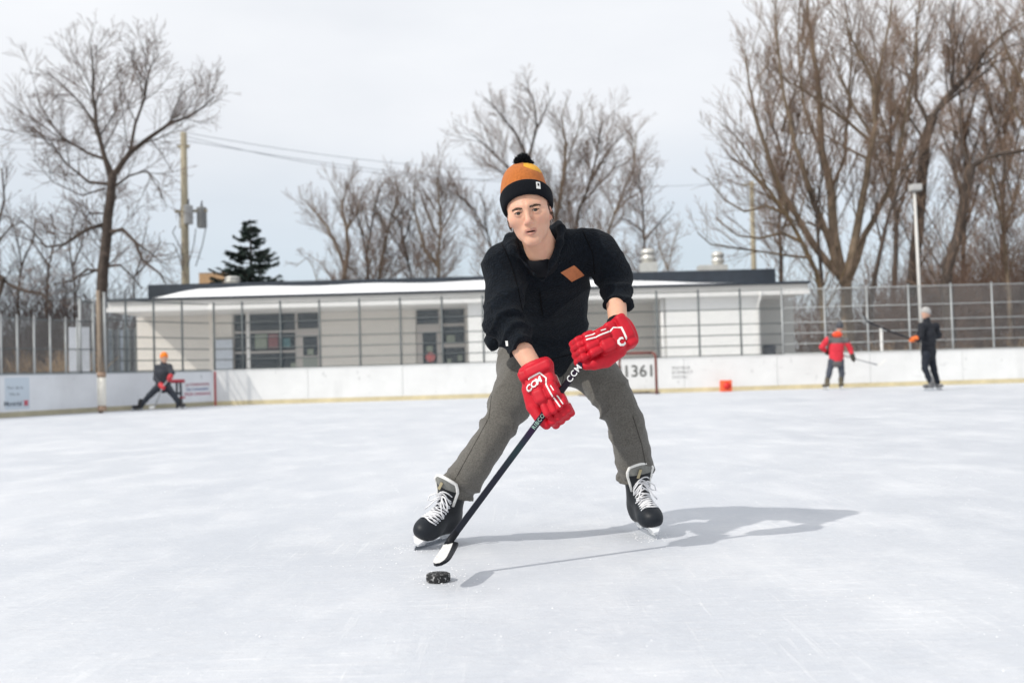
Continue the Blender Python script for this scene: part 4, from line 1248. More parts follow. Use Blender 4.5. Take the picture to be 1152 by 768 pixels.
# ================================================================== THE MAIN SKATER
M_SKIN = mat('skin', (1, 1, 1), 0.5, var=0.05, vscale=60, bump=0.12, bscale=400, bdist=0.001, sss=0.25, vcol='Col', spec=0.4)
M_FLEECE = mat('black_fleece', (0.0046, 0.0072, 0.0115), 0.95, var=0.4, vscale=80, bump=1.0, bscale=150, bdist=0.0075, sheen=0.03, spec=0.15)
M_TEE = mat('black_cotton', (0.008, 0.009, 0.012), 0.9, bump=0.3, bscale=500, bdist=0.001, spec=0.2)
M_WOOL = mat('grey_wool', (0.116, 0.109, 0.097), 0.95, var=0.28, vscale=170, bump=0.5, bscale=260, bdist=0.002, sheen=0.15, spec=0.15)
M_GRED = mat('glove_red', (0.52, 0.006, 0.020), 0.55, var=0.12, vscale=30, bump=0.35, bscale=320, bdist=0.001, spec=0.35)
M_GWHITE = mat('glove_white', (0.80, 0.79, 0.76), 0.5)
M_PALM = mat('glove_palm', (0.68, 0.62, 0.52), 0.8, var=0.12, vscale=25, bump=0.3, bscale=150)
M_BOOT = mat('boot_black', (0.009, 0.011, 0.014), 0.5, var=0.35, vscale=22, bump=0.2, bscale=200, bdist=0.001, spec=0.3)
M_LACE = mat('lace_white', (0.74, 0.74, 0.76), 0.8, bump=0.4, bscale=600, bdist=0.001)
M_FELT = mat('tongue_felt', (0.20, 0.20, 0.185), 0.95, var=0.15, vscale=80)
M_HOLD = mat('holder_white', (0.80, 0.81, 0.82), 0.4, var=0.05, vscale=15)
M_STEEL = mat('blade_steel', (0.55, 0.57, 0.60), 0.25, metal=1.0)

def frame(y, z):
    """right-handed local frame (columns x, y, z) from a y direction and a rough z direction"""
    y = Vector(y).normalized(); z = Vector(z); z = (z - y*z.dot(y)).normalized(); x = y.cross(z)
    return Matrix((x, y, z)).transposed()

# ---- skates first: they fix the ankles
def make_skate(root, origin, R, name='skate', mirror=1):
    M = Matrix.Translation(origin) @ R.to_4x4() @ Matrix.Scale(0.92, 4)
    sk = bpy.data.objects.new(name, None); COL.objects.link(sk); sk.empty_display_size = 0.05
    sk.parent = root; sk.matrix_parent_inverse = root.matrix_basis.inverted(); sk.matrix_basis = M
    h = 0.0055
    F = Field(np.arange(-.075, .076, h), np.arange(-.16, .185, h), np.arange(.03, .33, h))
    F.add(ell((0, .098, .096), (.045, .066, .041)), 0)
    F.add(rbox((0, .03, .085), (.040, .115, .028), .025), .03)
    F.add(sweep([((0, .085, .105), .044, .040), ((0, .03, .135), .043, .048), ((0, -.02, .16), .043, .05)], (1,0,0)), .03)
    F.add(ell((0, -.078, .118), (.043, .054, .062)), .03)
    F.add(sweep([((0, -.05, .13), .044, .058), ((0, -.045, .20), .046, .054), ((0, -.018, .262), .052, .056)], (1,0,0)), .03)
    F.cut(halfspace((0, 0, .055), (0, -0.02, 1), (-.1,-.2,.0), (.1,.2,.06)))
    F.cut(halfspace((0, -.02, .268), (0, 0.25, -1), (-.1,-.2,.24), (.1,.2,.36)))
    F.cut(ell((0, -.008, .285), (.038, .045, .05)), .01)
    boot = solid('boot', F, [M_BOOT, mat('toe_cap', (0.010, 0.013, 0.018), 0.5, spec=0.3), mat('boot_grey', (0.10, 0.10, 0.095), 0.6)], sk, 1,
                 mi=lambda C: np.where((C[:,1] > .094), 1, np.where((C[:,2] < .072), 2, 0)))
    bv = [v.co.copy() for v in boot.data.vertices]; bp = [tuple(p.vertices) for p in boot.data.polygons]
    tree_ = BVHTree.FromPolygons(bv, bp)
    def onboot(x, y, z, off):
        n = Vector((x*3.0, 0.72, 0.62)).normalized(); o_ = Vector((x*0.85, y, z))
        hit = tree_.ray_cast(o_ + n*0.2, -n, 0.3)
        return (hit[0] + n*off) if hit[0] is not None else o_ + n*0.05
    # tongue with its pale edging
    prof = [(.048, .168, .030), (.050, .205, .038), (.062, .24, .044), (.080, .275, .053), (.098, .305, .056), (.106, .324, .046)]
    vs = []; fs = []; NXX = 10
    for (y, z, hw) in prof:
        for i in range(NXX+1):
            f = -1 + 2*i/NXX; vs.append((f*hw, y - 0.026*f*f, z - (0.012*f*f if z > .3 else 0)))
    for j in range(len(prof)-1):
        for i in range(NXX):
            a = j*(NXX+1)+i; fs.append((a, a+1, a+NXX+2, a+NXX+1))
    ns = len(vs); vs += [(x, y-.011, z) for x, y, z in vs]; fs += [tuple(ns+i for i in reversed(f)) for f in fs]
    tg = MB().add(vs, fs, True).build('tongue', [M_FELT, M_BOOT], sk)
    for p in tg.data.polygons:
        if p.center.z < .262: p.material_index = 1
    rim = [vs[j*(NXX+1)] for j in range(1, len(prof))] + [vs[(len(prof)-1)*(NXX+1)+i] for i in range(1, NXX)] + [vs[j*(NXX+1)+NXX] for j in range(len(prof)-1, 0, -1)]
    MB().tube([(x, y-.004, z) for x, y, z in rim], 0.0072, 7).build('edging', M_GWHITE, tg)
    MB().box((-.006, 0, -.022), (.006, .004, .022), .002).build('tongue_badge', mat('badge_gold', (0.42, 0.36, 0.22), 0.6), tg).matrix_basis = Matrix.Translation((0.012, .089, .282)) @ Matrix.Rotation(RAD(-28), 4, 'X') @ Matrix.Rotation(RAD(-18), 4, 'Y')
    nb_ = len(bv); tree_ = BVHTree.FromPolygons(bv + [Vector(v) for v in vs], bp + [tuple(nb_ + i for i in f) for f in fs])
    # laces: one tube per rung, then the bow
    N = 9
    for i in range(N):
        t = i/(N-1); y = .082 - .052*t; z = .108 + .104*t; hw = .034 + .004*t
        a = [onboot(hw*(-1 + 2*k/6), y + 0.006*math.sin(k+i), z, .0035) for k in range(7)]
        b_ = [onboot(hw*(1 - 2*k/6), y - (.0085 if i < N-1 else .004)*(k/6), z + .014*(k/6), .006) for k in range(7)]
        MB().tube(a, .0034, 6).build('lace', M_LACE, boot); MB().tube(b_, .0028, 6).build('lace', M_LACE, boot)
    for s_ in (-1, 1):
        c = onboot(0, .028, .205, .010)
        lp_ = [c, c + Vector((s_*.022, .016, .004)), c + Vector((s_*.046, .020, -.018)), c + Vector((s_*.050, .014, -.042)), c + Vector((s_*.032, .016, -.034)), c + Vector((s_*.010, .014, -.008)), c]
        MB().tube(lp_, .0032, 6).build('lace_bow', M_LACE, boot)
        MB().tube([c, c + Vector((s_*.016, .020, -.025)), c + Vector((s_*.034, .022, -.060)), c + Vector((s_*.048, .016, -.078))], .0030, 6).build('lace_bow', M_LACE, boot)
    for s_ in (-1, 1):
        for i in range(N):
            t = i/(N-1); p = onboot(s_*.037, .082 - .052*t, .108 + .104*t, .001)
            MB().lathe([(.004, 0), (.004, .002), (.002, .0025)], 8).build('eyelet', M_STEEL, boot).matrix_basis = Matrix.Translation(p) @ Vector((s_*.6, .5, .6)).to_track_quat('Z', 'Y').to_matrix().to_4x4()
    # blade holder and runner
    up = [(-.118, .066), (.128, .066), (.146, .058), (.150, .038), (.140, .024), (.085, .021), (.070, .030), (.050, .044), (-.020, .044), (-.045, .030), (-.060, .022), (-.118, .022), (-.128, .040)]
    hb = MB(); n = len(up)
    vs = []
    for s_ in (-1, 1):
        for (y, z) in up:
            w = .0065 + .024*max(0, (z - .03)/.036)**1.2
            vs.append((s_*w, y, z))
    fs = [tuple(range(n-1, -1, -1)), tuple(range(n, 2*n))] + [(k, (k+1) % n, n+(k+1) % n, n+k) for k in range(n)]
    hb.add(vs, fs); hold = hb.build('blade_holder', M_HOLD, sk)
    bl_ = [(y, .0 + .9*(abs(y-.01)/.15)**6*.012) for y in np.linspace(-.13, .15, 22)]
    oz = bl_ + [(.150, .026), (-.128, .026)]
    n = len(oz); vs = [(-.0019, y, z) for y, z in oz] + [(.0019, y, z) for y, z in oz]
    fs = [tuple(range(n-1, -1, -1)), tuple(range(n, 2*n))] + [(k, (k+1) % n, n+(k+1) % n, n+k) for k in range(n)]
    MB().add(vs, fs).build('runner', M_STEEL, hold)
    return M

P_ROOT = Vector((0.08, 3.85, 0))
SKATER = empty('person', P_ROOT, 0, 'skater in black fleece, bobble beanie and red gloves crouching over the stick, nearest of all', 'person')

# left skate (image right) points at the camera, the other is pushed out and leans on its inner edge
dL = Vector((0.16, -1, 0)).normalized(); tipL = ground(738.5, 606)
RL = frame(dL, Vector((-0.15, 0, 1)))
oL = tipL - RL @ Vector((0, .124, .006))
ML = make_skate(SKATER, oL, RL)
dR = Vector((-0.50, -1, 0)).normalized(); tipR = ground(467.5, 618.5)
RR = frame(dR, Vector((0.50, 0.03, 1)))
oR = tipR - RR @ Vector((0, .124, .004))
MR = make_skate(SKATER, oR, RR)

J = dict(
  hipR=at(594, 398, 4.05), hipL=at(650, 400, 4.07),
  kneR=at(567, 474, 3.74), kneL=at(703, 462, 3.86),
  ankR=MR @ Vector((0, -.055, .15)), ankL=ML @ Vector((0, -.055, .15)),
  pel=at(622, 390, 4.04), wai=at(617, 358, 3.89), che=at(616, 306, 3.69), nck=at(610, 276, 3.55),
  shR=at(566, 299, 3.59), shL=at(672, 280, 3.64),
  elR=at(569, 364, 3.50), elL=at(691, 313, 3.66),
)
# ---- stick
S_HEEL = at(506, 608, 3.25); S_BUTT = at(675, 381, 3.46)
SD = (S_BUTT - S_HEEL).normalized()
def on_stick(x, y):
    """point of the stick's axis nearest the sight line through a photo pixel"""
    r = ray(x, y).normalized(); o_ = Vector((0, 0, CAM_H)); w0 = S_HEEL - o_
    b_ = SD.dot(r); d_ = SD.dot(w0); e_ = r.dot(w0)
    return S_HEEL + SD * ((b_*e_ - d_) / (1 - b_*b_))

# ---- gloves' frames fix the wrists
hR_grip, hL_grip = on_stick(615, 451), on_stick(664, 388)
GRIP = Vector((0, .022, -.012))
GR_R = frame(at(622, 466, 3.30) - at(598, 410, 3.35), Vector((-.25, -1, .22)))
GR_L = frame(at(652, 392, 3.40) - at(706, 366, 3.47), Vector((.10, -1, .20)))
GO_R = hR_grip - GR_R @ GRIP; GO_L = hL_grip - GR_L @ GRIP
J['wrR'] = GO_R + GR_R @ Vector((0, -.085, -.008)); J['wrL'] = GO_L + GR_L @ Vector((0, -.085, -.008))
# ---- head frame
FACE = at(592.5, 237.8, 3.375)
hf = Vector((-0.10, -1, -0.17)).normalized()
HR = frame(hf, Vector((-0.165, 0, 1)))          # x = image left, y = out of the face, z = up
HO = FACE - HR @ Vector((0, .086, 0))
HRn = np.array(HR)
def to_head(X, Y, Z):
    x, y, z = X-HO.x, Y-HO.y, Z-HO.z
    return [HRn[0,i]*x + HRn[1,i]*y + HRn[2,i]*z for i in range(3)]
def hp(x, y, z): return HO + HR @ Vector((x, y, z))
HAX = HRn.T                                     # rows = axes

def smn(a, b, k):
    h = np.maximum(k - np.abs(a-b), 0)/k
    return np.minimum(a, b) - h*h*k*.25
def smx(a, b, k): return -smn(-a, -b, k)
def head_sdf(X, Y, Z):
    x, y, z = to_head(X, Y, Z); ax = np.abs(x)
    def E(c, r, sym=True):
        xx = (ax if sym else x) - c[0]; q0 = np.sqrt((xx/r[0])**2 + ((y-c[1])/r[1])**2 + ((z-c[2])/r[2])**2)
        q1 = np.sqrt((xx/r[0]**2)**2 + ((y-c[1])/r[1]**2)**2 + ((z-c[2])/r[2]**2)**2) + 1e-9
        return q0*(q0-1)/q1
    def C(a, b, ra, rb):
        a = np.array(a); b = np.array(b); d = b-a; L2 = d.dot(d)
        t = np.clip(((ax-a[0])*d[0] + (y-a[1])*d[1] + (z-a[2])*d[2])/L2, 0, 1)
        return np.sqrt((ax-a[0]-t*d[0])**2 + (y-a[1]-t*d[1])**2 + (z-a[2]-t*d[2])**2) - (ra + t*(rb-ra))
    d = E((0, -.012, .036), (.076, .095, .086))
    d = smn(d, E((0, .026, -.018), (.0600, .058, .075)), .03)                 # face mass
    d = smn(d, C((.044, .002, -.056), (.014, .066, -.102), .016, .014), .028)  # jaw line
    d = smn(d, E((0, .030, -.068), (.043, .047, .034)), .032)                 # mouth / lower face fill
    d = smn(d, E((0, .073, -.104), (.018, .014, .013)), .02)                 # chin
    d = smn(d, E((.047, .050, -.022), (.019, .022, .016)), .036)              # cheekbones
    d = smn(d, C((.008, .086, .020), (.044, .066, .021), .009, .007), .016)  # brow
    d = smx(d, -E((.031, .103, -.002), (.018, .024, .0135)), .014)           # eye hollows
    d = smn(d, E((.031, .0745, -.002), (.0148, .0148, .0135)), .006)         # closed lids over the ball
    d = smn(d, C((0, .086, .008), (0, .101, -.030), .0075, .0100), .012)     # nose ridge
    d = smn(d, E((0, .103, -.036), (.0105, .0105, .0095)), .010)             # tip
    d = smn(d, E((.0108, .092, -.0395), (.0068, .0095, .0070)), .006)        # wings
    d = smx(d, -E((.0065, .1005, -.0475), (.0035, .005, .003)), .003)        # nostrils
    d = smn(d, E((0, .078, -.062), (.024, .014, .016)), .014)                # muzzle
    d = smn(d, C((.0, .0900, -.0625), (.020, .0790, -.0675), .0056, .0028), .005)   # upper lip
    d = smn(d, C((.0, .0880, -.0775), (.016, .0800, -.0735), .0070, .0034), .006)   # lower lip
    d = smx(d, -E((0, .094, -.0700), (.0175, .012, .0024)), .002)            # parted mouth
    d = smx(d, -E((.0295, .0905, -.0020), (.0132, .0100, .0054)), .002)      # eye opening
    d = smn(d, E((.0715, -.012, -.020), (.009, .016, .026)), .014)            # ears
    return d
PAD = 0.14
HEAD = (head_sdf, A3(HO) - PAD, A3(HO) + PAD)

def sub_pt(a, b, f): return a.lerp(b, f)
# ---- the legs' bent paths, shared by body and trousers
LEG = {}
hemR = MR @ Vector((0, -.026, .258)); hemL = ML @ Vector((0, -.026, .258))
for s_, hm in (('R', hemR), ('L', hemL)):
    ctl = J['kne'+s_] + (J['kne'+s_] - (J['hip'+s_] + hm)*.5)*.55
    LEG[s_] = [J['hip'+s_]*((1-t)**2) + ctl*(2*t*(1-t)) + hm*(t*t) for t in np.linspace(0, 1, 11)]
# ---- one continuous body: head, neck, trunk, arms, legs
fx, fy, fz = HO.x, HO.y, HO.z
bodyF = Field(axis_pts(-.42, .72, .011, (fx-.105, fx+.105), .0028), axis_pts(3.05, 4.2, .011, (fy-.125, fy+.12), .0028), axis_pts(.12, 1.40, .011, (fz-.19, fz+.14), .0028))
lat = (J['shL'] - J['shR']).normalized()
bodyF.add(sweep([(J['pel'], .125, .09), (J['wai'], .12, .088), (J['che'], .12, .08), (J['nck'] + Vector((0, .02, -.02)), .05, .05)], lat), .04)
for s_ in 'RL':
    bodyF.add(cone(J['nck'].lerp(J['che'], .7), J['sh'+s_], .040, .036), .03)
    bodyF.add(cone(J['sh'+s_], J['el'+s_], .042, .040), .02)
    bodyF.add(cone(J['el'+s_], J['wr'+s_], .042, .031), .02)
    rl_ = np.interp(np.linspace(0, 1, 11), (0, .25, .5, .75, 1), (.072, .066, .052, .048, .032))
    for q in range(10): bodyF.add(cone(LEG[s_][q], LEG[s_][q+1], rl_[q], rl_[q+1]), .03 if q < 2 else .01)
    bodyF.add(cone(LEG[s_][10], J['ank'+s_], .032, .026), .01)
for s_, g in (('R', GO_R), ('L', GO_L)):
    bodyF.add(cone(J['wr'+s_], J['wr'+s_].lerp(g, .8), .030, .026), .02)
bodyF.add(cone(J['nck'] + Vector((0, .02, -.02)), hp(0, -.022, -.055), .058, .052), .03)
bodyF.add(HEAD, .022, 0.0)
def skin_cols(V):
    x, y, z = to_head(V[:,0], V[:,1], V[:,2]); ax = np.abs(x)
    base = np.array((0.700, 0.405, 0.280)); c = np.tile(base, (len(V), 1))
    def blend(w, col):
        nonlocal c
        w = np.clip(w, 0, 1)[:,None]; c = c*(1-w) + np.array(col)*w
    g = lambda cx, cy, cz, r: np.exp(-(((ax-cx)**2 + (y-cy)**2 + (z-cz)**2)/r**2))
    blend(0.38*g(.042, .066, -.035, .024), (0.60, 0.26, 0.19))
    blend(0.42*g(0, .108, -.036, .016), (0.58, 0.25, 0.20))
    blend(0.7*g(.085, -.01, -.02, .03), (0.60, 0.24, 0.19))
    blend(0.30*g(0, .075, -.105, .022), (0.58, 0.27, 0.21))
    lip = (y > .07) & (ax < .0215) & (z < -.0590 - .0035*(ax/.02)**2 + .0012) & (z > -.0835 + .010*(ax/.02)**2)
    lipw = np.where(lip, 0.7, 0)
    blend(lipw, (0.43, 0.175, 0.145))
    blend(np.where(lip & (np.abs(z + .070) < .0024), 1, 0)*np.clip((.0175-ax)/.003, 0, 1), (0.07, 0.02, 0.02))
    stub = np.clip(np.exp(-((z + .085)/.030)**2) * (y > -.01) * (1 - np.exp(-(((ax)/.020)**2 + ((z+.071)/.012)**2))), 0, 1)
    blend(0.16*stub, (0.30, 0.20, 0.16))
    blend(0.18*np.clip(wob(V, 160, 31), 0, 1), (0.62, 0.27, 0.20))
    fore = np.exp(-((z - .040 + .0*ax)/.014)**2) * (y > .05); blend(0.20*fore*(np.sin(z*900 + 1.2*np.sin(ax*60)) > .55), (0.36, 0.18, 0.12))  # forehead wrinkles painted as darker lines, crease shade held in the colour
    lid = np.exp(-(((ax-.031)/.016)**2 + ((z+.001)/.0078)**2)) * (y > .06)
    blend(0.5*lid, (0.30, 0.145, 0.105))  # darkens the eye sockets; their shade is painted into the skin
    return c
body = solid('body', bodyF, M_SKIN, None, 1, cols=skin_cols); inv_parent(body, SKATER)

# ---- face: eyes, brows
M_EYE = mat('eye_white', (0.62, 0.60, 0.58), 0.25)
M_IRIS = mat('eye_iris', (0.035, 0.028, 0.022), 0.2)
M_BROW = mat('brow_hair', (0.095, 0.058, 0.040), 0.9, var=0.3, vscale=300)
for s_ in (1, -1):
    e = MB().lathe([(0.0001, -.0118)] + [(.0118*math.sin(a), -.0118*math.cos(a)) for a in np.linspace(.2, 2.94, 12)] + [(0.0001, .0118)], 20).build('eye', M_EYE, body)
    gz = (Vector((0, 0, CAM_H)) - hp(s_*.031, .075, 0)).normalized()
    e.matrix_basis = Matrix.Translation(hp(s_*.0305, .0735, -.002)) @ gz.to_track_quat('Z', 'Y').to_matrix().to_4x4()
    MB().lathe([(.0062, .0101), (.0060, .0110), (.0032, .0122), (.0001, .0125)], 18).build('iris', M_IRIS, e)
    bt = BVHTree.FromPolygons([v.co.copy() for v in body.data.vertices], [tuple(p.vertices) for p in body.data.polygons]) if s_ == 1 else bt
    pts = []; rad = []
    for k in range(11):
        f = k/10; xx = .012 + .036*f; zz = .0125 + .0050*math.sin(f*2.4) - .0045*f
        hit = bt.ray_cast(hp(s_*xx, .16, zz), -hf, .2)
        pts.append((hit[0] if hit[0] else hp(s_*xx, .08, zz)) + hf*.0006); rad.append(.0040*(1 - 0.65*f**2) * (0.75 + .25*min(1, f*5)))
    tbw = Tubes(); rb_ = random.Random(8 + s_)
    for q in range(170):
        k = rb_.uniform(0, 9.9); i_ = int(k); p_ = pts[i_].lerp(pts[i_+1], k - i_); wv = rad[i_]
        dv = (pts[i_+1] - pts[i_]).normalized(); u_ = rb_.uniform(-1, 1)*wv
        p_ = p_ + HR.col[2]*u_; tip_ = p_ + dv*rb_.uniform(.004, .007) + HR.col[2]*rb_.uniform(-.0004, .0018) + hf*.0006
        tbw.add([p_ - hf*.0012, p_.lerp(tip_, .5) + hf*.0008, tip_], [.0007, .0006, .0002], 3)
    tag(tbw.build('eyebrow', M_BROW, body), kind='stuff')
    # upper lash line
    pts = []
    for k in range(9):
        f = k/8; xx = .0185 + .025*f; zz = -.002 + .0050*math.sin(math.pi*min(1, f*0.95 + .03))
        hit = bt.ray_cast(hp(s_*xx, .16, zz + .0008), -hf, .2)
        if hit[0]: pts.append(hit[0] + hf*.0003)
    if len(pts) > 2: MB().tube(pts, .0011, 5).build('lashes', mat('lash', (0.03, 0.02, 0.016), 0.8), body)

# ---- short hair showing below the hat
hr = Tubes(); rh = random.Random(17)
for q in range(520):
    sd = 1 if q % 2 else -1; yy = rh.uniform(-.085, .034); zz = rh.uniform(-.030, .022) if yy > -.005 else rh.uniform(-.055, .010)
    if yy > .004: zz = max(zz, -.020 + (yy - .004)*1.0)
    o_ = hp(sd*.14, yy, zz); hit = bt.ray_cast(o_, (HO + HR @ Vector((0, yy*.6, zz)) - o_).normalized(), .2)
    if not hit[0]: continue
    n_ = hit[1]; dn = (HR @ Vector((0, -.25, -1))).normalized()
    hr.add([hit[0] - n_*.001, hit[0] + n_*.0016 + dn*.006, hit[0] + n_*.0012 + dn*.013], [.0010, .0009, .0003], 3)
o = hr.build('hair', mat('hair_brown', (0.075, 0.045, 0.028), 0.75, var=0.3, vscale=200)); inv_parent(o, SKATER); tag(o, kind='stuff')
# ---- beanie
hatF = Field(axis_pts(fx-.16, fx+.16, .004), axis_pts(fy-.18, fy+.16, .004), axis_pts(fz-.09, fz+.24, .004))
def hat_sdf(X, Y, Z):
    x, y, z = to_head(X, Y, Z)
    def E(c, r):
        q0 = np.sqrt(((x-c[0])/r[0])**2 + ((y-c[1])/r[1])**2 + ((z-c[2])/r[2])**2)
        q1 = np.sqrt(((x-c[0])/r[0]**2)**2 + ((y-c[1])/r[1]**2)**2 + ((z-c[2])/r[2]**2)**2) + 1e-9
        return q0*(q0-1)/q1
    rim = z - (.000 + .60*(y + .004) + .10*np.maximum(0, -y-.02)); rim = rim*.88
    crown = E((.004, -.020, .062), (.0830, .100, .101))
    crown = smn(crown, E((-.004, -.026, .120), (.058, .068, .046)), .03)
    crown = smx(crown, -(rim - .030), .01)
    band = E((0, -.012, .044), (.0930, .1085, .125))
    band = smx(smx(band, -rim, .010), rim - .056, .012)
    inner = E((0, -.012, .036), (.0785, .0985, .089))
    return smx(np.minimum(crown, band), -inner, .004)
hatF.add((hat_sdf, A3(HO) - .24, A3(HO) + .24))
def hat_mi(C):
    x, y, z = to_head(C[:,0], C[:,1], C[:,2])
    rim = (z - (.000 + .60*(y + .004) + .10*np.maximum(0, -y-.02)))*.88
    q = np.sqrt((x/.0930)**2 + ((y+.012)/.1085)**2 + ((z-.044)/.125)**2)
    return np.where((rim < .0575) & ((q > .955) | (rim < .03)), 0, np.where((x < -.018) & (z > .151 + .62*(x + .02)), 2, 1))
def knit(name, col):
    m = mat(name, col, 0.95, var=0.18, vscale=200, bump=0.6, bscale=260, bdist=0.003, sheen=0.02 if 'black' in name else 0.1, spec=0.15, stretch=(1, 1, 0.35)); return m
hat = solid('beanie', hatF, [knit('knit_black', (0.005, 0.006, 0.009)), knit('knit_rust', (0.44, 0.135, 0.030)), knit('knit_mustard', (0.72, 0.36, 0.025))], None, 1, mi=hat_mi)
inv_parent(hat, SKATER)
rp_ = random.Random(3); pm = Tubes(); pc = hp(-.014, -.022, .163)
for i in range(700):
    d = rvec(rp_); l_ = rp_.uniform(.027, .039)
    pm.add([pc + d*.006, pc + d*l_*.6 + rvec(rp_)*.003, pc + d*l_ + rvec(rp_)*.004], [.0032, .0030, .0016], 3)
o = pm.build('pompom', knit('knit_black', None)); inv_parent(o, SKATER); o.parent = hat; o.matrix_parent_inverse = Matrix.Identity(4)
hb_ = BVHTree.FromPolygons([v.co.copy() for v in hat.data.vertices], [tuple(p.vertices) for p in hat.data.polygons])
def child_world(o, par):
    """mesh with world coordinates put under a part whose own mesh is in world coordinates"""
    o.parent = par; o.matrix_parent_inverse = Matrix.Identity(4); return o
def patch(bvh, P, out, right, up, hw, hh, off, n=6, diamond=False):
    """small cloth patch pressed on to a surface"""
    vs, fs = [], []
    for j in range(n+1):
        for i in range(n+1):
            u = -1 + 2*i/n; v = -1 + 2*j/n
            if diamond: u, v = (u - v)/2, (u + v)/2
            o_ = P + right*(u*hw) + up*(v*hh) + out*.15
            hit = bvh.ray_cast(o_, -out, .4)
            vs.append((hit[0] if hit[0] else P + right*(u*hw) + up*(v*hh)) + out*off)
    for j in range(n):
        for i in range(n):
            a = j*(n+1)+i; fs.append((a, a+1, a+n+2, a+n+1))
    m_ = len(vs); vs += [v - out*(off*0.9) for v in vs]; fs += [tuple(m_+i for i in reversed(f)) for f in fs]
    return MB().add(vs, fs, True)
CR, CU = CAM_R @ Vector((1,0,0)), CAM_R @ Vector((0,1,0))
tgd = patch(hb_, at(608.3, 206.8, fy - .11), Vector((.35,-1,.05)).normalized(), CR, CU, .0085, .012, .0022, 4).build('tag', M_GWHITE); child_world(tgd, hat)
t2 = patch(hb_, at(608.3, 206.0, fy - .11), Vector((.35,-1,.05)).normalized(), CR, CU, .0035, .0045, .0032, 3).build('tag_emblem', M_TEE); child_world(t2, hat)
# ---- jacket
def ridge(x): return 1 - 2*np.abs(np.sin(x*.5))**.75
def cuff(s_, f): return J['el'+s_].lerp(J['wr'+s_], f)
jk = Field(axis_pts(-.30, .62, .0062), axis_pts(3.22, 4.16, .0062), axis_pts(.60, 1.26, .0062))
hem = at(614, 391, 3.96)
jk.add(sweep([(hem, .158, .128), (J['wai'], .160, .130), (at(616, 330, 3.79), .162, .135), (J['che'] + Vector((0, 0, .0)), .160, .125), (at(611, 288, 3.63), .115, .090)], lat), .03)
jk.add(cone(at(604, 284, 3.64), J['shR'], .072, .072), .05)
jk.add(cone(at(624, 279, 3.66), J['shL'], .070, .068), .05)
jk.add(cone(J['shR'], J['elR'], .074, .074), .03)
jk.add(cone(J['elR'], cuff('R', .50), .072, .056), .03)
jk.add(cone(J['shL'], J['elL'], .070, .064), .03)
jk.add(cone(J['elL'], cuff('L', .42), .062, .048), .03)
# bunched sleeve rolls
for s_, fr in (('R', (.28, .44)), ('L', (.22, .40))):
    for i, f in enumerate(fr):
        c = cuff(s_, f); d = (J['wr'+s_] - J['el'+s_]).normalized()
        jk.add(sweep([(c - d*.012, .062 - .006*i, .062 - .006*i), (c + d*.012, .060 - .006*i, .060 - .006*i)], d.orthogonal()), .008)
# loose pocket flap of cloth at the hem
jk.add(ell(at(556, 383, 3.78), (.035, .05, .04)), .03)
# collar: a thick soft roll standing round the neck and falling open to the zip
colL = [at(612, 262, 3.70), at(588, 262, 3.66), at(573, 268, 3.58), at(578, 282, 3.515), at(592, 298, 3.50), at(608, 316, 3.515)]
colR = [at(612, 262, 3.70), at(628, 252, 3.66), at(631, 256, 3.56), at(629, 272, 3.515), at(622, 294, 3.51), at(612, 318, 3.525)]
for c in (colL, colR):
    for q, (a, b_) in enumerate(zip(c[:-1], c[1:])): jk.add(cone(a, b_, .019 - .0026*q, .019 - .0026*(q+1)), .02)
# neck opening
jk.cut(cone(at(604, 268, 3.56), hp(0, -.01, -.05), .060, .066), .01)
jk.cut(cone(at(602, 282, 3.47), at(603, 262, 3.45), .044, .050), .012)
for s_, f in (('R', .52), ('L', .50)):
    d = (J['wr'+s_] - J['el'+s_]).normalized()
    c = cuff(s_, f)
    jk.cut((lambda X, Y, Z, c=c, d=d: np.maximum(-((X-c.x)*d.x + (Y-c.y)*d.y + (Z-c.z)*d.z), np.sqrt((X-c.x)**2 + (Y-c.y)**2 + (Z-c.z)**2) - .11), A3(c) - .13, A3(c) + .13), .008)
armR = [J['shR'], J['elR'], J['wrR']]; armL = [J['shL'], J['elL'], J['wrL']]
trunk_ = [J['nck'], J['che'], J['wai'], J['pel']]
def jacket_disp(V):
    d = .0022*wob(V, 55, 1) + .004*wob(V, 22, 2)
    for pts, ph, ln in ((armR, 0.0, 1.0), (armL, 2.0, .9)):
        S, Aa, D = limb_param(V, pts)
        St, _, Dt = limb_param(V, trunk_)
        w = np.clip((Dt - D)/.05, 0, 1)*np.clip((S - .08)/.10, 0, 1)
        d = d + w*(.0080*ridge(S*92*ln + 1.6*np.sin(Aa*2 + ph) + ph + 1.8*wob(V, 16, 5)) * (0.45 + 0.55*np.clip((S-.12)/.15, 0, 1)))
    St, At_, Dt = limb_param(V, trunk_)
    low = np.clip((.95 - V[:,2])/.2, 0, 1)
    d = d + .0080*low*ridge(V[:,0]*40 + V[:,2]*30 + 2.5*wob(V, 10, 7))
    d = d + .0060*ridge(V[:,0]*28 - V[:,2]*34 + 2*wob(V, 9, 8))
    return d
jacket = solid('jacket', jk, M_FLEECE, None, 1, disp=jacket_disp); inv_parent(jacket, SKATER)
jb = BVHTree.FromPolygons([v.co.copy() for v in jacket.data.vertices], [tuple(p.vertices) for p in jacket.data.polygons])
o_ = Vector((.10, -1, .10)).normalized()
child_world(patch(jb, at(649.5, 301.5, 3.5), o_, (CR*1.0 + CU*0.02).normalized(), (CU + CR*.10).normalized(), .0480, .0290, .003, 8, True).build('chest_patch', mat('leather_rust', (0.46, 0.155, 0.060), 0.7, var=0.12, vscale=90, bump=0.2, bscale=300)), jacket)
child_world(patch(jb, at(566, 386, 3.4), Vector((-.3,-1,0)).normalized(), CR, CU, .005, .009, .002, 3).build('cuff_logo', M_GWHITE), jacket)
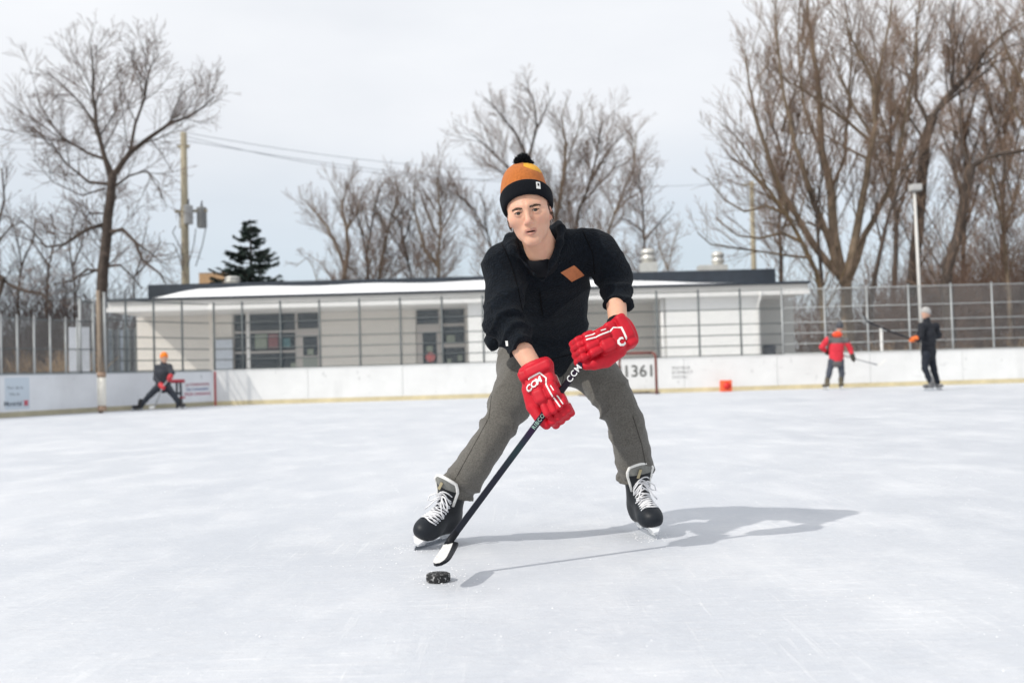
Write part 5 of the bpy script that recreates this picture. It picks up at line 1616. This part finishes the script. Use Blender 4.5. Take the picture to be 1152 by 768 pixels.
# zip
zp = []
for k in range(9):
    f = k/8; hit = jb.ray_cast(at(611 + 4*f, 318 + 26*f, 3.2), Vector((0, 1, 0)), .6)
    if hit[0]: zp.append(hit[0] + Vector((0, -.002, 0)))
if len(zp) > 2: child_world(MB().tube(zp, .0032, 6).build('zip', mat('zip_dark', (0.004, 0.004, 0.005), 0.8, spec=0.1)), jacket)
def jacket_seam(path, r=.0022):
    pp = []
    for (x0, y0), (x1, y1) in zip(path[:-1], path[1:]):
        for k in range(8):
            f = k/8; r_ = ray(x0 + (x1-x0)*f, y0 + (y1-y0)*f).normalized(); hit = jb.ray_cast(Vector((0, 0, CAM_H)), r_, 6)
            if hit[0]: pp.append(hit[0] - r_*.0004)
    if len(pp) > 4: child_world(MB().tube(pp, r, 5).build('seam', MATS['zip_dark']), jacket)
jacket_seam([(563, 270), (574, 295), (583, 325), (588, 352)])
jacket_seam([(655, 258), (667, 285), (669, 312)])
jacket_seam([(600, 400), (620, 404), (645, 398)])
# tee shirt showing in the collar
ts = Field(axis_pts(-.06, .22, .006), axis_pts(3.40, 3.75, .006), axis_pts(.90, 1.14, .006))
ts.add(ell(at(607, 298, 3.60), (.070, .075, .050)), 0)
ts.add(cone(at(607, 291, 3.575), at(607, 284, 3.57), .062, .060), .02)
ts.cut(cone(at(604, 276, 3.54), hp(0, -.01, -.03), .0595, .07), .004)
inv_parent(solid('tee_shirt', ts, M_TEE, None, 1), SKATER)

# ---- trousers
tr = Field(axis_pts(-.44, .80, .0065), axis_pts(3.38, 4.22, .0065), axis_pts(.16, .92, .0065))
tr.add(sweep([(J['pel'] + Vector((0, 0, -.045)), .160, .125), (J['wai'] + Vector((0, .02, -.02)), .150, .115)], lat), 0)
for s_, hm, rr in (('R', hemR, (.108, .088, .070, .070, .072)), ('L', hemL, (.108, .090, .074, .072, .069))):
    hp_, kn = J['hip'+s_], J['kne'+s_]
    pth = LEG[s_]
    rads = np.interp(np.linspace(0, 1, 11), (0, .25, .5, .75, 1), rr)
    for q in range(10): tr.add(cone(pth[q], pth[q+1], rads[q], rads[q+1]), .05 if q < 2 else .012)
for s_, hm in (('R', hemR), ('L', hemL)):
    d = (hm - J['kne'+s_]).normalized(); c = hm + d*.004
    tr.cut((lambda X, Y, Z, c=c, d=d: np.maximum(-((X-c.x)*d.x + (Y-c.y)*d.y + (Z-c.z)*d.z), np.sqrt((X-c.x)**2 + (Y-c.y)**2 + (Z-c.z)**2) - .14), A3(c) - .15, A3(c) + .15), .004)
    tr.cut(cone(hm - d*.05, hm + d*.08, .060, .064), .004)
def trouser_disp(V):
    d = .0008*wob(V, 90, 11) + .0030*wob(V, 18, 12)
    for s_, ph in (('R', .4), ('L', 2.2)):
        pts = LEG[s_]; S, Aa, D = limb_param(V, pts); w = np.clip((.16 - D)/.05, 0, 1)
        tot = sum((b_ - a).length for a, b_ in zip(pts[:-1], pts[1:])); kn = tot*.52
        atk = np.exp(-((S - kn)/.10)**2); ath = np.exp(-((S - tot)/.075)**2); atc = np.exp(-(S/.15)**2)
        n1, n2 = wob(V, 13, 13), wob(V, 24, 14)
        d = d + w*(atk*.0090*ridge(S*62 + 2.6*np.sin(Aa + ph) + 2.2*n1)*np.clip(.55 + .8*n2, 0, 1.3)
                   + ath*.0095*ridge(S*95 + 2.4*np.sin(Aa + ph) + 1.6*n2)*np.clip(.6 + .7*n1, 0, 1.2)
                   + atc*.0100*ridge(S*46 + 3.2*np.sin(Aa + ph) + 1.5*n1))
        d = d + w*.0065*ridge(Aa*2.0 + ph + S*7 + 1.6*n1)*(1 - .6*atk)
    return d
trousers = solid('trousers', tr, M_WOOL, None, 2, disp=trouser_disp); inv_parent(trousers, SKATER)
tbv = BVHTree.FromPolygons([v.co.copy() for v in trousers.data.vertices], [tuple(p.vertices) for p in trousers.data.polygons])
M_SEAM = mat('wool_seam', (0.050, 0.046, 0.040), 0.95)
def seam(path):
    pp = []
    for (x0, y0), (x1, y1) in zip(path[:-1], path[1:]):
        for k in range(8):
            f = k/8; r_ = ray(x0 + (x1-x0)*f, y0 + (y1-y0)*f).normalized(); hit = tbv.ray_cast(Vector((0, 0, CAM_H)), r_, 6)
            if hit[0]: pp.append(hit[0] - r_*.0003)
    if len(pp) > 4: child_world(MB().tube(pp, .0016, 5).build('seam', M_SEAM), trousers)
seam([(556, 420), (550, 470), (528, 510), (507, 548)])
seam([(712, 468), (722, 500), (727, 526)])
seam([(632, 405), (634, 425), (630, 438)])

# ---- gloves
def make_glove(grip, wrist, R, O, side, stick_dir):
    """y runs wrist -> fingers, z out of the back of the hand, thumb on side*x"""
    M = Matrix.Translation(O) @ R.to_4x4()
    h = .0036; s = side
    F = Field(np.arange(-.105, .106, h), np.arange(-.165, .135, h), np.arange(-.085, .075, h))
    sx = Vector(R.transposed() @ stick_dir); gl = R.transposed() @ (grip - O)
    wl_ = R.transposed() @ (wrist - O)
    # cuff
    F.add(sweep([((0, -.108, -.008), .064, .050), ((0, -.075, -.004), .054, .046)], (1,0,0)), 0)
    F.add(rbox((s*-.012, -.098, .032), (.049, .021, .020), .014), .001)
    F.add(rbox((s*.045, -.098, .010), (.017, .021, .037), .014), .001)
    # back of the hand
    F.add(rbox((s*.014, -.056, .012), (.039, .023, .034), .016), .001)
    F.add(rbox((s*-.034, -.056, .006), (.019, .023, .034), .014), .001)
    F.add(rbox((s*.020, -.010, .014), (.022, .027, .035), .014), .001)
    F.add(rbox((s*-.024, -.012, .014), (.023, .027, .035), .014), .001)
    # finger rolls, first row then the curled second row
    for i, xx in enumerate((.020, -.003, -.025, -.045)):
        L_ = (.026, .029, .027, .022)[i]
        F.add(rbox((s*xx, .040 - .004*i, .012 - .005*i), (.0122, L_, .028), .011), .001)
        F.add(rbox((s*(xx - .002), .078 - .006*i, -.012 - .004*i), (.0122, .017, .028), .011), .001)
        F.add(rbox((s*(xx - .002), .074 - .006*i, -.046), (.0135, .026, .015), .012), .004)
    # thumb: root, shell, tip lying down the shaft
    F.add(cone((s*.046, -.055, -.010), (s*.058, .000, -.014), .030, .026), .012)
    F.add(cone((s*.058, .004, -.014), (s*.052, .052, -.012), .026, .021), .004)
    F.add(cone((s*.052, .052, -.012), (s*.044, .078, -.018), .020, .016), .003)
    # palm
    F.add(rbox((s*-.006, -.02, -.038), (.050, .060, .018), .016), .010)
    # arm hole
    F.cut(sweep([((0, -.18, -.008), .054, .041), ((0, -.102, -.006), .046, .036)], (1,0,0)), .004)
    root = bpy.data.objects.new('glove', None); COL.objects.link(root); root.empty_display_size = .05
    root.parent = SKATER; root.matrix_parent_inverse = SKATER.matrix_basis.inverted(); root.matrix_basis = M
    def mi(C):
        x, y, z = C[:,0]*s, C[:,1], C[:,2]
        return np.where((z < -.028) & (y > -.08) & (y < .045) & (x > -.03), 1, np.where((z < -.030) & (y < .04), 1, 0))
    shell = solid('shell', F, [M_GRED, M_PALM], root, 1, disp=lambda V: .0012*wob(V, 70, 3), mi=mi)
    bv = BVHTree.FromPolygons([v.co.copy() for v in shell.data.vertices], [tuple(p.vertices) for p in shell.data.polygons])
    def drop(x, y, off=.0016):
        hit = bv.ray_cast(Vector((s*x, y, .2)), Vector((0, 0, -1)), .4)
        return (hit[0] if hit[0] else Vector((s*x, y, .03))) + Vector((0, 0, off))
    def stripe(pts, w):
        P_ = []
        for (a, b_) in zip(pts[:-1], pts[1:]):
            for k in range(8): P_.append((a[0] + (b_[0]-a[0])*k/8, a[1] + (b_[1]-a[1])*k/8))
        P_.append(pts[-1]); vs = []; fs = []
        for i, p in enumerate(P_):
            q = P_[min(i+1, len(P_)-1)]; q0 = P_[max(i-1, 0)]; tx, ty = q[0]-q0[0], q[1]-q0[1]; ln = math.hypot(tx, ty) + 1e-9
            nx, ny = -ty/ln*w/2, tx/ln*w/2
            vs += [drop(p[0]+nx, p[1]+ny), drop(p[0]-nx, p[1]-ny)]
        n_ = len(vs)//2
        fs = [(2*i, 2*i+1, 2*i+3, 2*i+2) for i in range(n_-1)]
        m_ = len(vs); vs += [v - Vector((0,0,.003)) for v in vs]; fs += [tuple(m_+i for i in reversed(f)) for f in fs]
        MB().add(vs, fs).build('stripe', M_GWHITE, shell)
    stripe([(-.030, .052), (-.022, .012), (-.018, -.036), (-.026, -.056), (-.014, -.080), (.032, -.078)], .0050)
    stripe([(-.042, .046), (-.036, .014)], .0042)
    stripe([(-.034, -.004), (-.031, -.024)], .0036)
    # printed letters on the thumb side of the back
    me = text_mesh('CCM' if side > 0 else 'C', .030 if side > 0 else .040, .0010 if side > 0 else .002, 0, spacing=0.92, res=2)
    bm = bmesh.new(); bm.from_mesh(me); bmesh.ops.triangulate(bm, faces=bm.faces[:])
    bmesh.ops.subdivide_edges(bm, edges=[e for e in bm.edges if e.calc_length() > .006], cuts=2)
    ang = RAD(-14*s)
    for v in bm.verts:
        tx, ty = v.co.x, v.co.y
        # letters read across the back; baseline towards the fingers
        lx = (-tx*math.cos(ang) - ty*math.sin(ang)*0) ; ly = -ty - tx*math.sin(ang)*s*0.0
        if s > 0: px_, py_ = -tx*1.0 + .020, -ty - .052 - tx*.25
        else: px_, py_ = ty*1.0 + .030, -.052 - tx*1.0
        d_ = drop(px_ if s > 0 else px_, py_, .0022); v.co = d_
    bm.normal_update(); me2 = bpy.data.meshes.new('lettering'); bm.to_mesh(me2); bm.free()
    tag(link_mesh('lettering', me2, M_GWHITE, shell), kind='stuff')
    return M

gR = make_glove(hR_grip, J['wrR'], GR_R, GO_R, 1, SD)
gL = make_glove(hL_grip, J['wrL'], GR_L, GO_L, -1, SD)
# dark wrist band of the upper hand
MBw = MB().tube([J['elL'].lerp(J['wrL'], .78), J['elL'].lerp(J['wrL'], .98)], [.040, .038], 14).build('wrist_band', M_TEE); inv_parent(MBw, SKATER)

# ---- stick
def stick_material():
    m = bpy.data.materials.new('stick_paint'); m.use_nodes = True
    n = m.node_tree.nodes; l = m.node_tree.links; b = n['Principled BSDF']
    tc = n.new('ShaderNodeTexCoord'); sp = n.new('ShaderNodeSeparateXYZ'); l.new(tc.outputs['Object'], sp.inputs[0])
    cr = n.new('ShaderNodeValToRGB'); mr = n.new('ShaderNodeMapRange'); mr.inputs['From Min'].default_value = 0; mr.inputs['From Max'].default_value = 0.95
    l.new(sp.outputs['Y'], mr.inputs['Value']); l.new(mr.outputs[0], cr.inputs[0])
    e = cr.color_ramp.elements
    e[0].position = 0; e[0].color = (0.010, 0.012, 0.018, 1); e[1].position = 1; e[1].color = (0.030, 0.008, 0.030, 1)
    for p, c in ((.30, (0.012, 0.014, 0.024, 1)), (.40, (0.014, 0.030, 0.036, 1)), (.47, (0.022, 0.010, 0.036, 1)), (.62, (0.010, 0.010, 0.014, 1)), (.78, (0.020, 0.008, 0.026, 1))):
        q = e.new(p); q.color = c
    l.new(cr.outputs[0], b.inputs['Base Color']); b.inputs['Roughness'].default_value = 0.4; b.inputs['Specular IOR Level'].default_value = 0.2
    return m
STICK = empty('hockey_stick', S_HEEL, 0, 'black and purple hockey stick with a white taped blade held by the main skater', 'hockey stick')
toC = (Vector((0, 0, CAM_H)) - S_HEEL).normalized()
SR = frame(SD, toC); ln_ = (S_BUTT - S_HEEL).length
STICK.matrix_basis = Matrix.Translation(S_HEEL) @ SR.to_4x4()
vs = []; fs = []
oc = [(.0112, .006), (.0082, .0098), (-.0082, .0098), (-.0112, .006), (-.0112, -.006), (-.0082, -.0098), (.0082, -.0098), (.0112, -.006)]
st = [(-.02, .95), (0, 1), (.25, .97), (ln_*.7, 1), (ln_ + .03, 1)]
for y, k in st: vs += [(x*k, y, z*k) for x, z in oc]
for i in range(len(st)-1):
    for k in range(8): fs.append((i*8+k, (i+1)*8+k, (i+1)*8+(k+1) % 8, i*8+(k+1) % 8))
fs += [tuple(range(8)), tuple(range(len(vs)-1, len(vs)-9, -1))]
sh = MB().add(vs, fs).build('shaft', stick_material(), STICK)
def stick_text(body, x, y, size, col, bold):
    p = on_stick(x, y); yy = (p - S_HEEL).dot(SD)
    me = text_mesh(body, size, bold*size, .0003, spacing=1.15)
    o = tag(link_mesh('lettering', me, mat('print_%s' % body, col, 0.5), sh), kind='stuff')
    o.matrix_basis = Matrix.Translation((0, yy, .0104)) @ Matrix.Rotation(RAD(90), 4, 'Z')
stick_text('CCM', 643.5, 419.5, .030, (0.80, 0.82, 0.80), .012)
stick_text('RIBCOR', 604.5, 471.5, .019, (0.30, 0.48, 0.40), .01)
# blade: flat, coming towards the camera, pale tape on the upper face
bh, bt_ = at(508, 611, 3.25), at(497, 634, 3.04)
bd = (bt_ - bh).normalized(); bw = (Vector((-.90, -.05, -.18))); bw = (bw - bd*bw.dot(bd)).normalized(); bn = bd.cross(bw)
if bn.z < 0: bn = -bn
BL = (bt_ - bh).length; vs = []; NB = 14
for i in range(NB+1):
    f = i/NB; c = bh + bd*(BL*f) + bn*(.012*math.sin(f*math.pi*.5)*0) ; hw = .0265*(1 if f < .75 else math.sqrt(max(.04, 1 - ((f-.75)/.25)**2*.9)))
    c = c + bw*(.010*f*f)
    k = .92 + .08*f if f > 0.05 else .55
    for (a, t) in ((-1, -1), (1, -1), (1, 1), (-.30 - .35*f, 1), (-1, .6)): vs.append(c + bw*(a*hw*k) + bn*(t*.0050))
fs = [(4,3,2,1,0), tuple(NB*5+k for k in range(5))]
for i in range(NB):
    for k in range(5): fs.append((i*5+k, i*5+(k+1) % 5, (i+1)*5+(k+1) % 5, (i+1)*5+k))
inv = STICK.matrix_basis.inverted()
bld = MB().add([inv @ v for v in vs], fs).build('blade', [mat('blade_carbon', (0.008, 0.009, 0.012), 0.5, spec=0.2), mat('tape_white', (0.70, 0.69, 0.67), 0.85, var=0.15, vscale=60, bump=0.4, bscale=200)], STICK)
for i, p in enumerate(bld.data.polygons):
    if i >= 2 and (i - 2) % 5 == 2: p.material_index = 1
MB().tube([inv @ (S_HEEL + SD*.035), inv @ S_HEEL, inv @ (bh + bd*.012)], [.0125, .0135, .014], 10).build('hosel', MATS['blade_carbon'], STICK)

# ---- puck
PC = ground(492.2, 656.5)
PC = PC + Vector((0, .036, 0))
def puck_material():
    m = bpy.data.materials.new('puck_rubber'); m.use_nodes = True
    n = m.node_tree.nodes; l = m.node_tree.links; b = n['Principled BSDF']
    tc = n.new('ShaderNodeTexCoord'); no = n.new('ShaderNodeTexNoise'); no.inputs['Scale'].default_value = 110; no.inputs['Detail'].default_value = 3
    l.new(tc.outputs['Object'], no.inputs[0]); cr = n.new('ShaderNodeValToRGB')
    cr.color_ramp.elements[0].position = .56; cr.color_ramp.elements[0].color = (0.012, 0.012, 0.013, 1)
    cr.color_ramp.elements[1].position = .70; cr.color_ramp.elements[1].color = (0.50, 0.50, 0.50, 1)
    l.new(no.outputs['Fac'], cr.inputs[0]); l.new(cr.outputs[0], b.inputs['Base Color']); b.inputs['Roughness'].default_value = .75
    return m
PUCK = empty('puck', PC, .3, 'black rubber puck with frosty marks lying on the ice below the stick blade', 'puck')
MB().lathe([(.034, 0), (.0375, .0018), (.0381, .004), (.0381, .0214), (.0375, .0236), (.034, .0254)], 40, (0, 0, .001)).build('rubber', puck_material(), PUCK)
MB().lathe([(.0386, .0075), (.0388, .0085), (.0388, .0170), (.0386, .018)], 40, (0, 0, .001)).build('knurled_band', puck_material(), PUCK)
# ================================================================== THE THREE FAR SKATERS
def far_person(label, Y, K, C, head_dir, feet, extra=None):
    """K: joints as photo pixels (optionally with a depth offset); C: colours per garment"""
    def W(k):
        v = K[k]; return at(v[0], v[1], Y + (v[2] if len(v) > 2 else 0))
    S = Y/FPX
    base = (W('ankR') + W('ankL'))/2
    root = empty('person', (base.x, base.y, 0), 0, label, 'person', 'skaters far across the rink')
    j = {k: W(k) for k in K}
    allp = np.array([tuple(v) for v in j.values()]); lo = allp.min(0) - .2; hi = allp.max(0) + .2; lo[2] = 0.0
    def fld(h=.013, z0=None, z1=None): return Field(np.arange(lo[0], hi[0], h), np.arange(lo[1], hi[1], h), np.arange(z0 if z0 is not None else lo[2], z1 if z1 is not None else hi[2] + .1, h))
    lat_ = (j['shL'] - j['shR']).normalized(); pel = (j['hipL'] + j['hipR'])/2; nk = j['neck']; che = (j['shL'] + j['shR'])/2*.7 + pel*.3
    hd = j['head']; fw = Vector(head_dir).normalized()
    hR_ = np.array(frame(fw, Vector((0,0,1)))).T
    B = fld(.011)
    B.add(sweep([(pel, .13, .09), (che, .15, .09), (nk, .05, .05)], lat_), .03)
    for s_ in 'RL':
        B.add(cone(che.lerp(nk, .6), j['sh'+s_], .05, .048), .04); B.add(cone(j['sh'+s_], j['el'+s_], .046, .038), .02)
        B.add(cone(j['el'+s_], j['ha'+s_], .036, .03), .02); B.add(cone(j['hip'+s_], j['kne'+s_], .07, .05), .04); B.add(cone(j['kne'+s_], j['ank'+s_], .046, .032), .02)
    B.add(cone(nk, hd, .05, .05), .03)
    B.add(ell(hd, (.075, .093, .115), hR_), .02); B.add(ell(hd + fw*.094 + Vector((0,0,-.015)), (.012, .014, .018), hR_), .012)
    B.add(ell(hd + fw*.055 + Vector((0,0,-.08)), (.04, .035, .03), hR_), .03)
    inv_parent(solid('body', B, mat('far_skin', (0.50, 0.30, 0.22), 0.6), None, 0), root)
    T = fld(); T.add(ell(pel, (.165, .125, .11)), 0)
    for s_ in 'RL':
        T.add(cone(j['hip'+s_], j['kne'+s_], .092, .070), .04); T.add(cone(j['kne'+s_], j['ank'+s_].lerp(j['kne'+s_], .08), .068, .056), .02)
    inv_parent(solid('trousers', T, C['trousers'], None, 0, disp=lambda V: .006*wob(V, 30, 3)), root)
    Kk = fld(); hem = pel + Vector((0, 0, -.03))
    Kk.add(sweep([(hem, .175, .13), (che, .185, .13), (che.lerp(nk, .5), .13, .10)], lat_), .03)
    Kk.add(cone(nk + Vector((0,0,-.05)), nk + Vector((0,0,.02)), .075, .068), .03)
    for s_ in 'RL':
        Kk.add(cone(che.lerp(nk, .55), j['sh'+s_], .075, .075), .05); Kk.add(cone(j['sh'+s_], j['el'+s_], .075, .066), .03); Kk.add(cone(j['el'+s_], j['el'+s_].lerp(j['ha'+s_], .8), .064, .052), .02)
    jm = C['jacket']; mi = C.get('jacket_mi')
    inv_parent(solid('jacket', Kk, jm, None, 0, disp=lambda V: .008*wob(V, 26, 5), mi=(lambda Cc: mi(Cc, nk, hem)) if mi else None), root)
    H = fld(.009, hd.z - .2); H.add(ell(hd + Vector((0,0,.035)) - fw*.008, (.092, .108, .112), hR_), 0)
    cp = hd + Vector((0,0,.005 - C.get('hat_drop', 0))) + fw*.02
    H.cut((lambda X, Y_, Z: (Z - cp.z) - .35*((X-cp.x)*fw.x + (Y_-cp.y)*fw.y), A3(hd) - .2, A3(hd) + .2), .006)
    hat_ = solid(C['hat_name'], H, C['hat'], None, 0); inv_parent(hat_, root)
    if C.get('hood'):
        D = fld(.011, nk.z - .2); D.add(ell(nk + Vector((-.03, -.05, .015)), (.125, .075, .078)), 0); D.cut(ell(hd + Vector((0, .06, .05)), (.085, .10, .14)), .01)
        inv_parent(solid('hood', D, C['hood'], None, 0), root)
    for s_ in 'RL':
        G = fld(.009); d = (j['ha'+s_] - j['el'+s_]).normalized(); c = j['ha'+s_]
        G.add(cone(c - d*.07, c + d*.02, .062, .056), 0); G.add(ell(c + d*.05, (.05, .055, .055)), .02)
        for q in (-1, 0, 1): G.add(cone(c + d*.05 + Vector((0, 0, q*.026)), c + d*.085 + Vector((0, -.03, q*.028)), .018, .014), .006)
        inv_parent(solid('glove', G, C['glove'], None, 0), root)
        # skate
        fd = Vector((feet[s_][0], feet[s_][1], 0)).normalized(); an = j['ank'+s_]; R = frame(fd, (an - Vector((an.x + feet[s_][2], an.y, 0)))); Rn = np.array(R).T
        g0 = Vector((an.x + feet[s_][2], an.y, 0)); P = lambda x, y, z: g0 + R @ Vector((x, y, z))
        lo2, hi2 = A3(g0) - .3, A3(g0) + .35
        Bt = Field(np.arange(lo2[0], hi2[0], .010), np.arange(lo2[1], hi2[1], .010), np.arange(.02, .36, .010))
        Bt.add(ell(P(0, .09, .10), (.046, .07, .042), Rn), 0); Bt.add(rbox(P(0, .02, .09), (.04, .11, .03), .025, Rn), .03); Bt.add(ell(P(0, -.07, .12), (.042, .055, .06), Rn), .03)
        Bt.add(cone(P(0, -.04, .13), P(0, -.03, .25), .056, .058), .03)
        sk = bpy.data.objects.new('skate', None); COL.objects.link(sk); inv_parent(sk, root); sk.matrix_basis = Matrix.Translation(g0)
        bo = solid('boot', Bt, C['boot'], None, 0); inv_parent(bo, sk)
        hm = MB(); ol = [(-.115, .07), (.135, .07), (.145, .03), (.08, .022), (.05, .045), (-.03, .045), (-.06, .022), (-.12, .03)]; n = len(ol)
        vs = [P(s2*(.006 + .016*(z > .05)), y, z) for s2 in (-1, 1) for y, z in ol]
        fs = [tuple(range(n-1, -1, -1)), tuple(range(n, 2*n))] + [(k, (k+1) % n, n+(k+1) % n, n+k) for k in range(n)]
        hm.add(vs, fs); inv_parent(hm.build('blade_holder', M_HOLD), sk)
        rn = MB(); ol = [(-.13, .006), (-.11, 0), (.13, 0), (.15, .012), (.145, .028), (-.12, .028)]; n = len(ol)
        vs = [P(s2*.003, y, z) for s2 in (-1, 1) for y, z in ol]
        fs = [tuple(range(n-1, -1, -1)), tuple(range(n, 2*n))] + [(k, (k+1) % n, n+(k+1) % n, n+k) for k in range(n)]
        rn.add(vs, fs); inv_parent(rn.build('runner', M_STEEL), sk)
    return j

M_BLK = mat('far_black', (0.010, 0.012, 0.018), 0.85, var=0.3, vscale=8)
M_CHAR = mat('far_charcoal', (0.030, 0.034, 0.044), 0.85, var=0.3, vscale=8)
M_BOOTF = mat('far_boot', (0.02, 0.02, 0.022), 0.5)
far_person('skater in an orange hat and dark clothes striding wide before the shaded corner boards', 23.35,
  dict(head=(184.6,402.6), neck=(183.8,409.5), shR=(177,413.5), shL=(190,412.5), elR=(175.5,426,-.1), haR=(182.5,434.5,-.3), elL=(193.5,419.5,-.15), haL=(191,425,-.3),
       hipR=(179.5,434), hipL=(187.5,434), kneR=(168,444.5,-.15), kneL=(195.5,444.5,-.15), ankR=(158.8,456), ankL=(202.2,455)),
  dict(jacket=M_CHAR, trousers=mat('far_track', (0.035, 0.042, 0.055), 0.85, var=0.25, vscale=8), hat=mat('far_orange', (0.85, 0.22, 0.02), 0.8), hat_name='hat', glove=mat('far_glove_red', (0.50, 0.03, 0.04), 0.6), boot=M_BOOTF),
  (.5, -.85, -.1), dict(R=(-.7, -.7, -.09), L=(.7, -.6, .07)))
STK = lambda pts, Y, r, name, label, m, mb, bl_pts: None
def far_stick(pts, blade, Y, label, m, mb, group='sticks of the far skaters'):
    P = [at(x, y, Y + d) for x, y, d in pts]; root = empty('hockey_stick', P[-1], 0, label, 'hockey stick', group)
    MB().tube([p - P[-1] for p in P], .019, 8).build('shaft', m, root)
    B = [at(x, y, Y + d) - P[-1] for x, y, d in blade]; vs = []
    for b_ in B:
        for a, t in ((-.03, -.007), (.035, -.007), (.035, .007), (-.03, .007)): vs.append(b_ + Vector((0, t, a)))
    n = len(B); fs = [(3,2,1,0), ((n-1)*4, (n-1)*4+1, (n-1)*4+2, (n-1)*4+3)]
    for i in range(n-1):
        for k in range(4): fs.append((i*4+k, i*4+(k+1) % 4, (i+1)*4+(k+1) % 4, (i+1)*4+k))
    MB().add(vs, fs).build('blade', mb, root)
far_stick([(192,424,-.34),(183,435,-.34),(174,457,-.45)], [(174,457.3,-.45),(170.5,458.2,-.5),(168,458.2,-.55)], 23.35, 'thin stick held low by the orange-hatted skater', mat('far_shaft_grey', (0.30, 0.31, 0.33), 0.5), M_GWHITE)

def red_mi(C, nk, hem):
    return np.where(C[:,2] > nk.z - .20, 1, np.where(C[:,2] < hem.z + .02, 1, 0)) * (np.abs(C[:,0] - nk.x) < .26)
far_person('small skater seen from behind in a red and grey jacket and dark cap', 24.7,
  dict(head=(944.8,367.8), neck=(942.5,377), shR=(951.5,383), shL=(931,382), elR=(956.5,392.5), haR=(959.5,402,-.05), elL=(924.5,390.5,-.05), haL=(930,396,.12),
       hipR=(945.2,406), hipL=(935.8,406), kneR=(947,419.5,.04), kneL=(932.6,419.5,.04), ankR=(946.2,431.5), ankL=(929.8,431.5)),
  dict(jacket=[mat('far_red', (0.60, 0.025, 0.045), 0.8, var=0.12, vscale=8), mat('far_grey', (0.13, 0.12, 0.12), 0.85)], jacket_mi=red_mi, trousers=mat('far_denim', (0.060, 0.068, 0.088), 0.85, var=0.25, vscale=8),
       hat=mat('far_cap', (0.055, 0.06, 0.072), 0.6), hat_name='cap', hat_drop=.055, glove=mat('far_glove_dark', (0.035, 0.033, 0.025), 0.7), boot=mat('far_boot_tan', (0.085, 0.07, 0.045), 0.6), hood=mat('far_hood', (0.80, 0.075, 0.025), 0.8)),
  (.25, 1, -.1), dict(R=(.15, 1, .01), L=(-.2, 1, -.02)))
far_stick([(944,398.5,.22),(962,403.6,-.02),(987,410.2,-.1)], [(987,410.2,-.1),(991,409.4,-.1),(996.5,404.6,-.1)], 24.7, 'pale stick held out sideways by the red-jacketed skater', mat('far_shaft_white', (0.40, 0.40, 0.41), 0.5), M_GWHITE)
far_person('tall skater all in black with a pale grey beanie turned to the left', 21.7,
  dict(head=(1041.5,352.5), neck=(1042.6,360), shR=(1037,366.5,-.12), shL=(1053,366.5,.12), elR=(1035,379.5,-.22), haR=(1027.5,381.5,-.24), elL=(1056,377.5,.12), haL=(1046,383,.06),
       hipR=(1041.5,398,-.09), hipL=(1047.5,398,.09), kneR=(1040.5,414,-.09), kneL=(1050.5,416,.09), ankR=(1047,430,-.09), ankL=(1055,430,.1)),
  dict(jacket=M_BLK, trousers=mat('far_navy', (0.010, 0.014, 0.024), 0.85, var=0.3, vscale=8), hat=mat('far_beanie', (0.40, 0.39, 0.38), 0.9, var=0.15, vscale=20), hat_name='beanie', glove=mat('far_glove_orange', (0.75, 0.16, 0.03), 0.6), boot=mat('far_boot_pale', (0.30, 0.30, 0.31), 0.6, col2=(0.03, 0.03, 0.03), vscale=9)),
  (-1, -.25, -.12), dict(R=(-1, -.15, -.03), L=(.1, -1, .03)))
far_stick([(1050,388,-.26),(1026,381.5,-.28),(1000,372,-.2),(976,362,-.12)], [(976,362,-.12),(973,357,-.12),(971,349.5,-.12)], 21.7, 'black stick held out level towards the fence by the tall skater in black', M_BLK, M_BLK)

# ================================================================== ICE SHAVINGS
def shavings():
    rnd = random.Random(12); V = []; Q = []; n = 0
    def lump(x, y, r):
        nonlocal n
        a = rnd.uniform(0, 6.28); h = r*rnd.uniform(.35, .8)
        pts = [(x + r*rnd.uniform(.6, 1.2)*math.cos(a + k*1.57), y + r*rnd.uniform(.6, 1.2)*math.sin(a + k*1.57), 0.0005) for k in range(4)]
        V.extend(pts); V.append((x + rnd.uniform(-.3, .3)*r, y + rnd.uniform(-.3, .3)*r, h))
        for k in range(4): Q.append((n + k, n + (k+1) % 4, n + 4))
        n += 5
    for c in range(46):                       # old skate cuts with their crumbs
        x0, y0 = rnd.uniform(-3.5, 4.5), rnd.uniform(1.9, 8.5); a = rnd.uniform(-.5, .5) + (math.pi/2 if rnd.random() < .25 else 0); cv = rnd.uniform(-.5, .5); ln = rnd.uniform(.4, 1.6); m = int(ln*26)
        for k in range(m):
            t = k/m*ln; aa = a + cv*t
            lump(x0 + t*math.cos(aa) + rnd.gauss(0, .012), y0 + t*math.sin(aa) + rnd.gauss(0, .012), rnd.uniform(.0015, .0045))
    for k in range(2600): lump(rnd.uniform(-4, 5), 1.7 + 8*rnd.random()**1.4, rnd.uniform(.001, .0038))
    for c, sx in ((tipL, .05), (tipR, .07), (PC, .06)):
        for k in range(130): lump(c.x + rnd.gauss(.0, sx), c.y + rnd.gauss(.05, sx*1.3), rnd.uniform(.001, .0048))
    o = link_mesh('ice_shavings', np_mesh('ice_shavings', np.array(V), np.array(Q), False), mat('ice_crumb', (0.86, 0.87, 0.89), 0.7))
    tag(o, 'loose white ice crumbs scattered over the rink around the skates and puck', 'ice shavings', kind='stuff')
shavings()
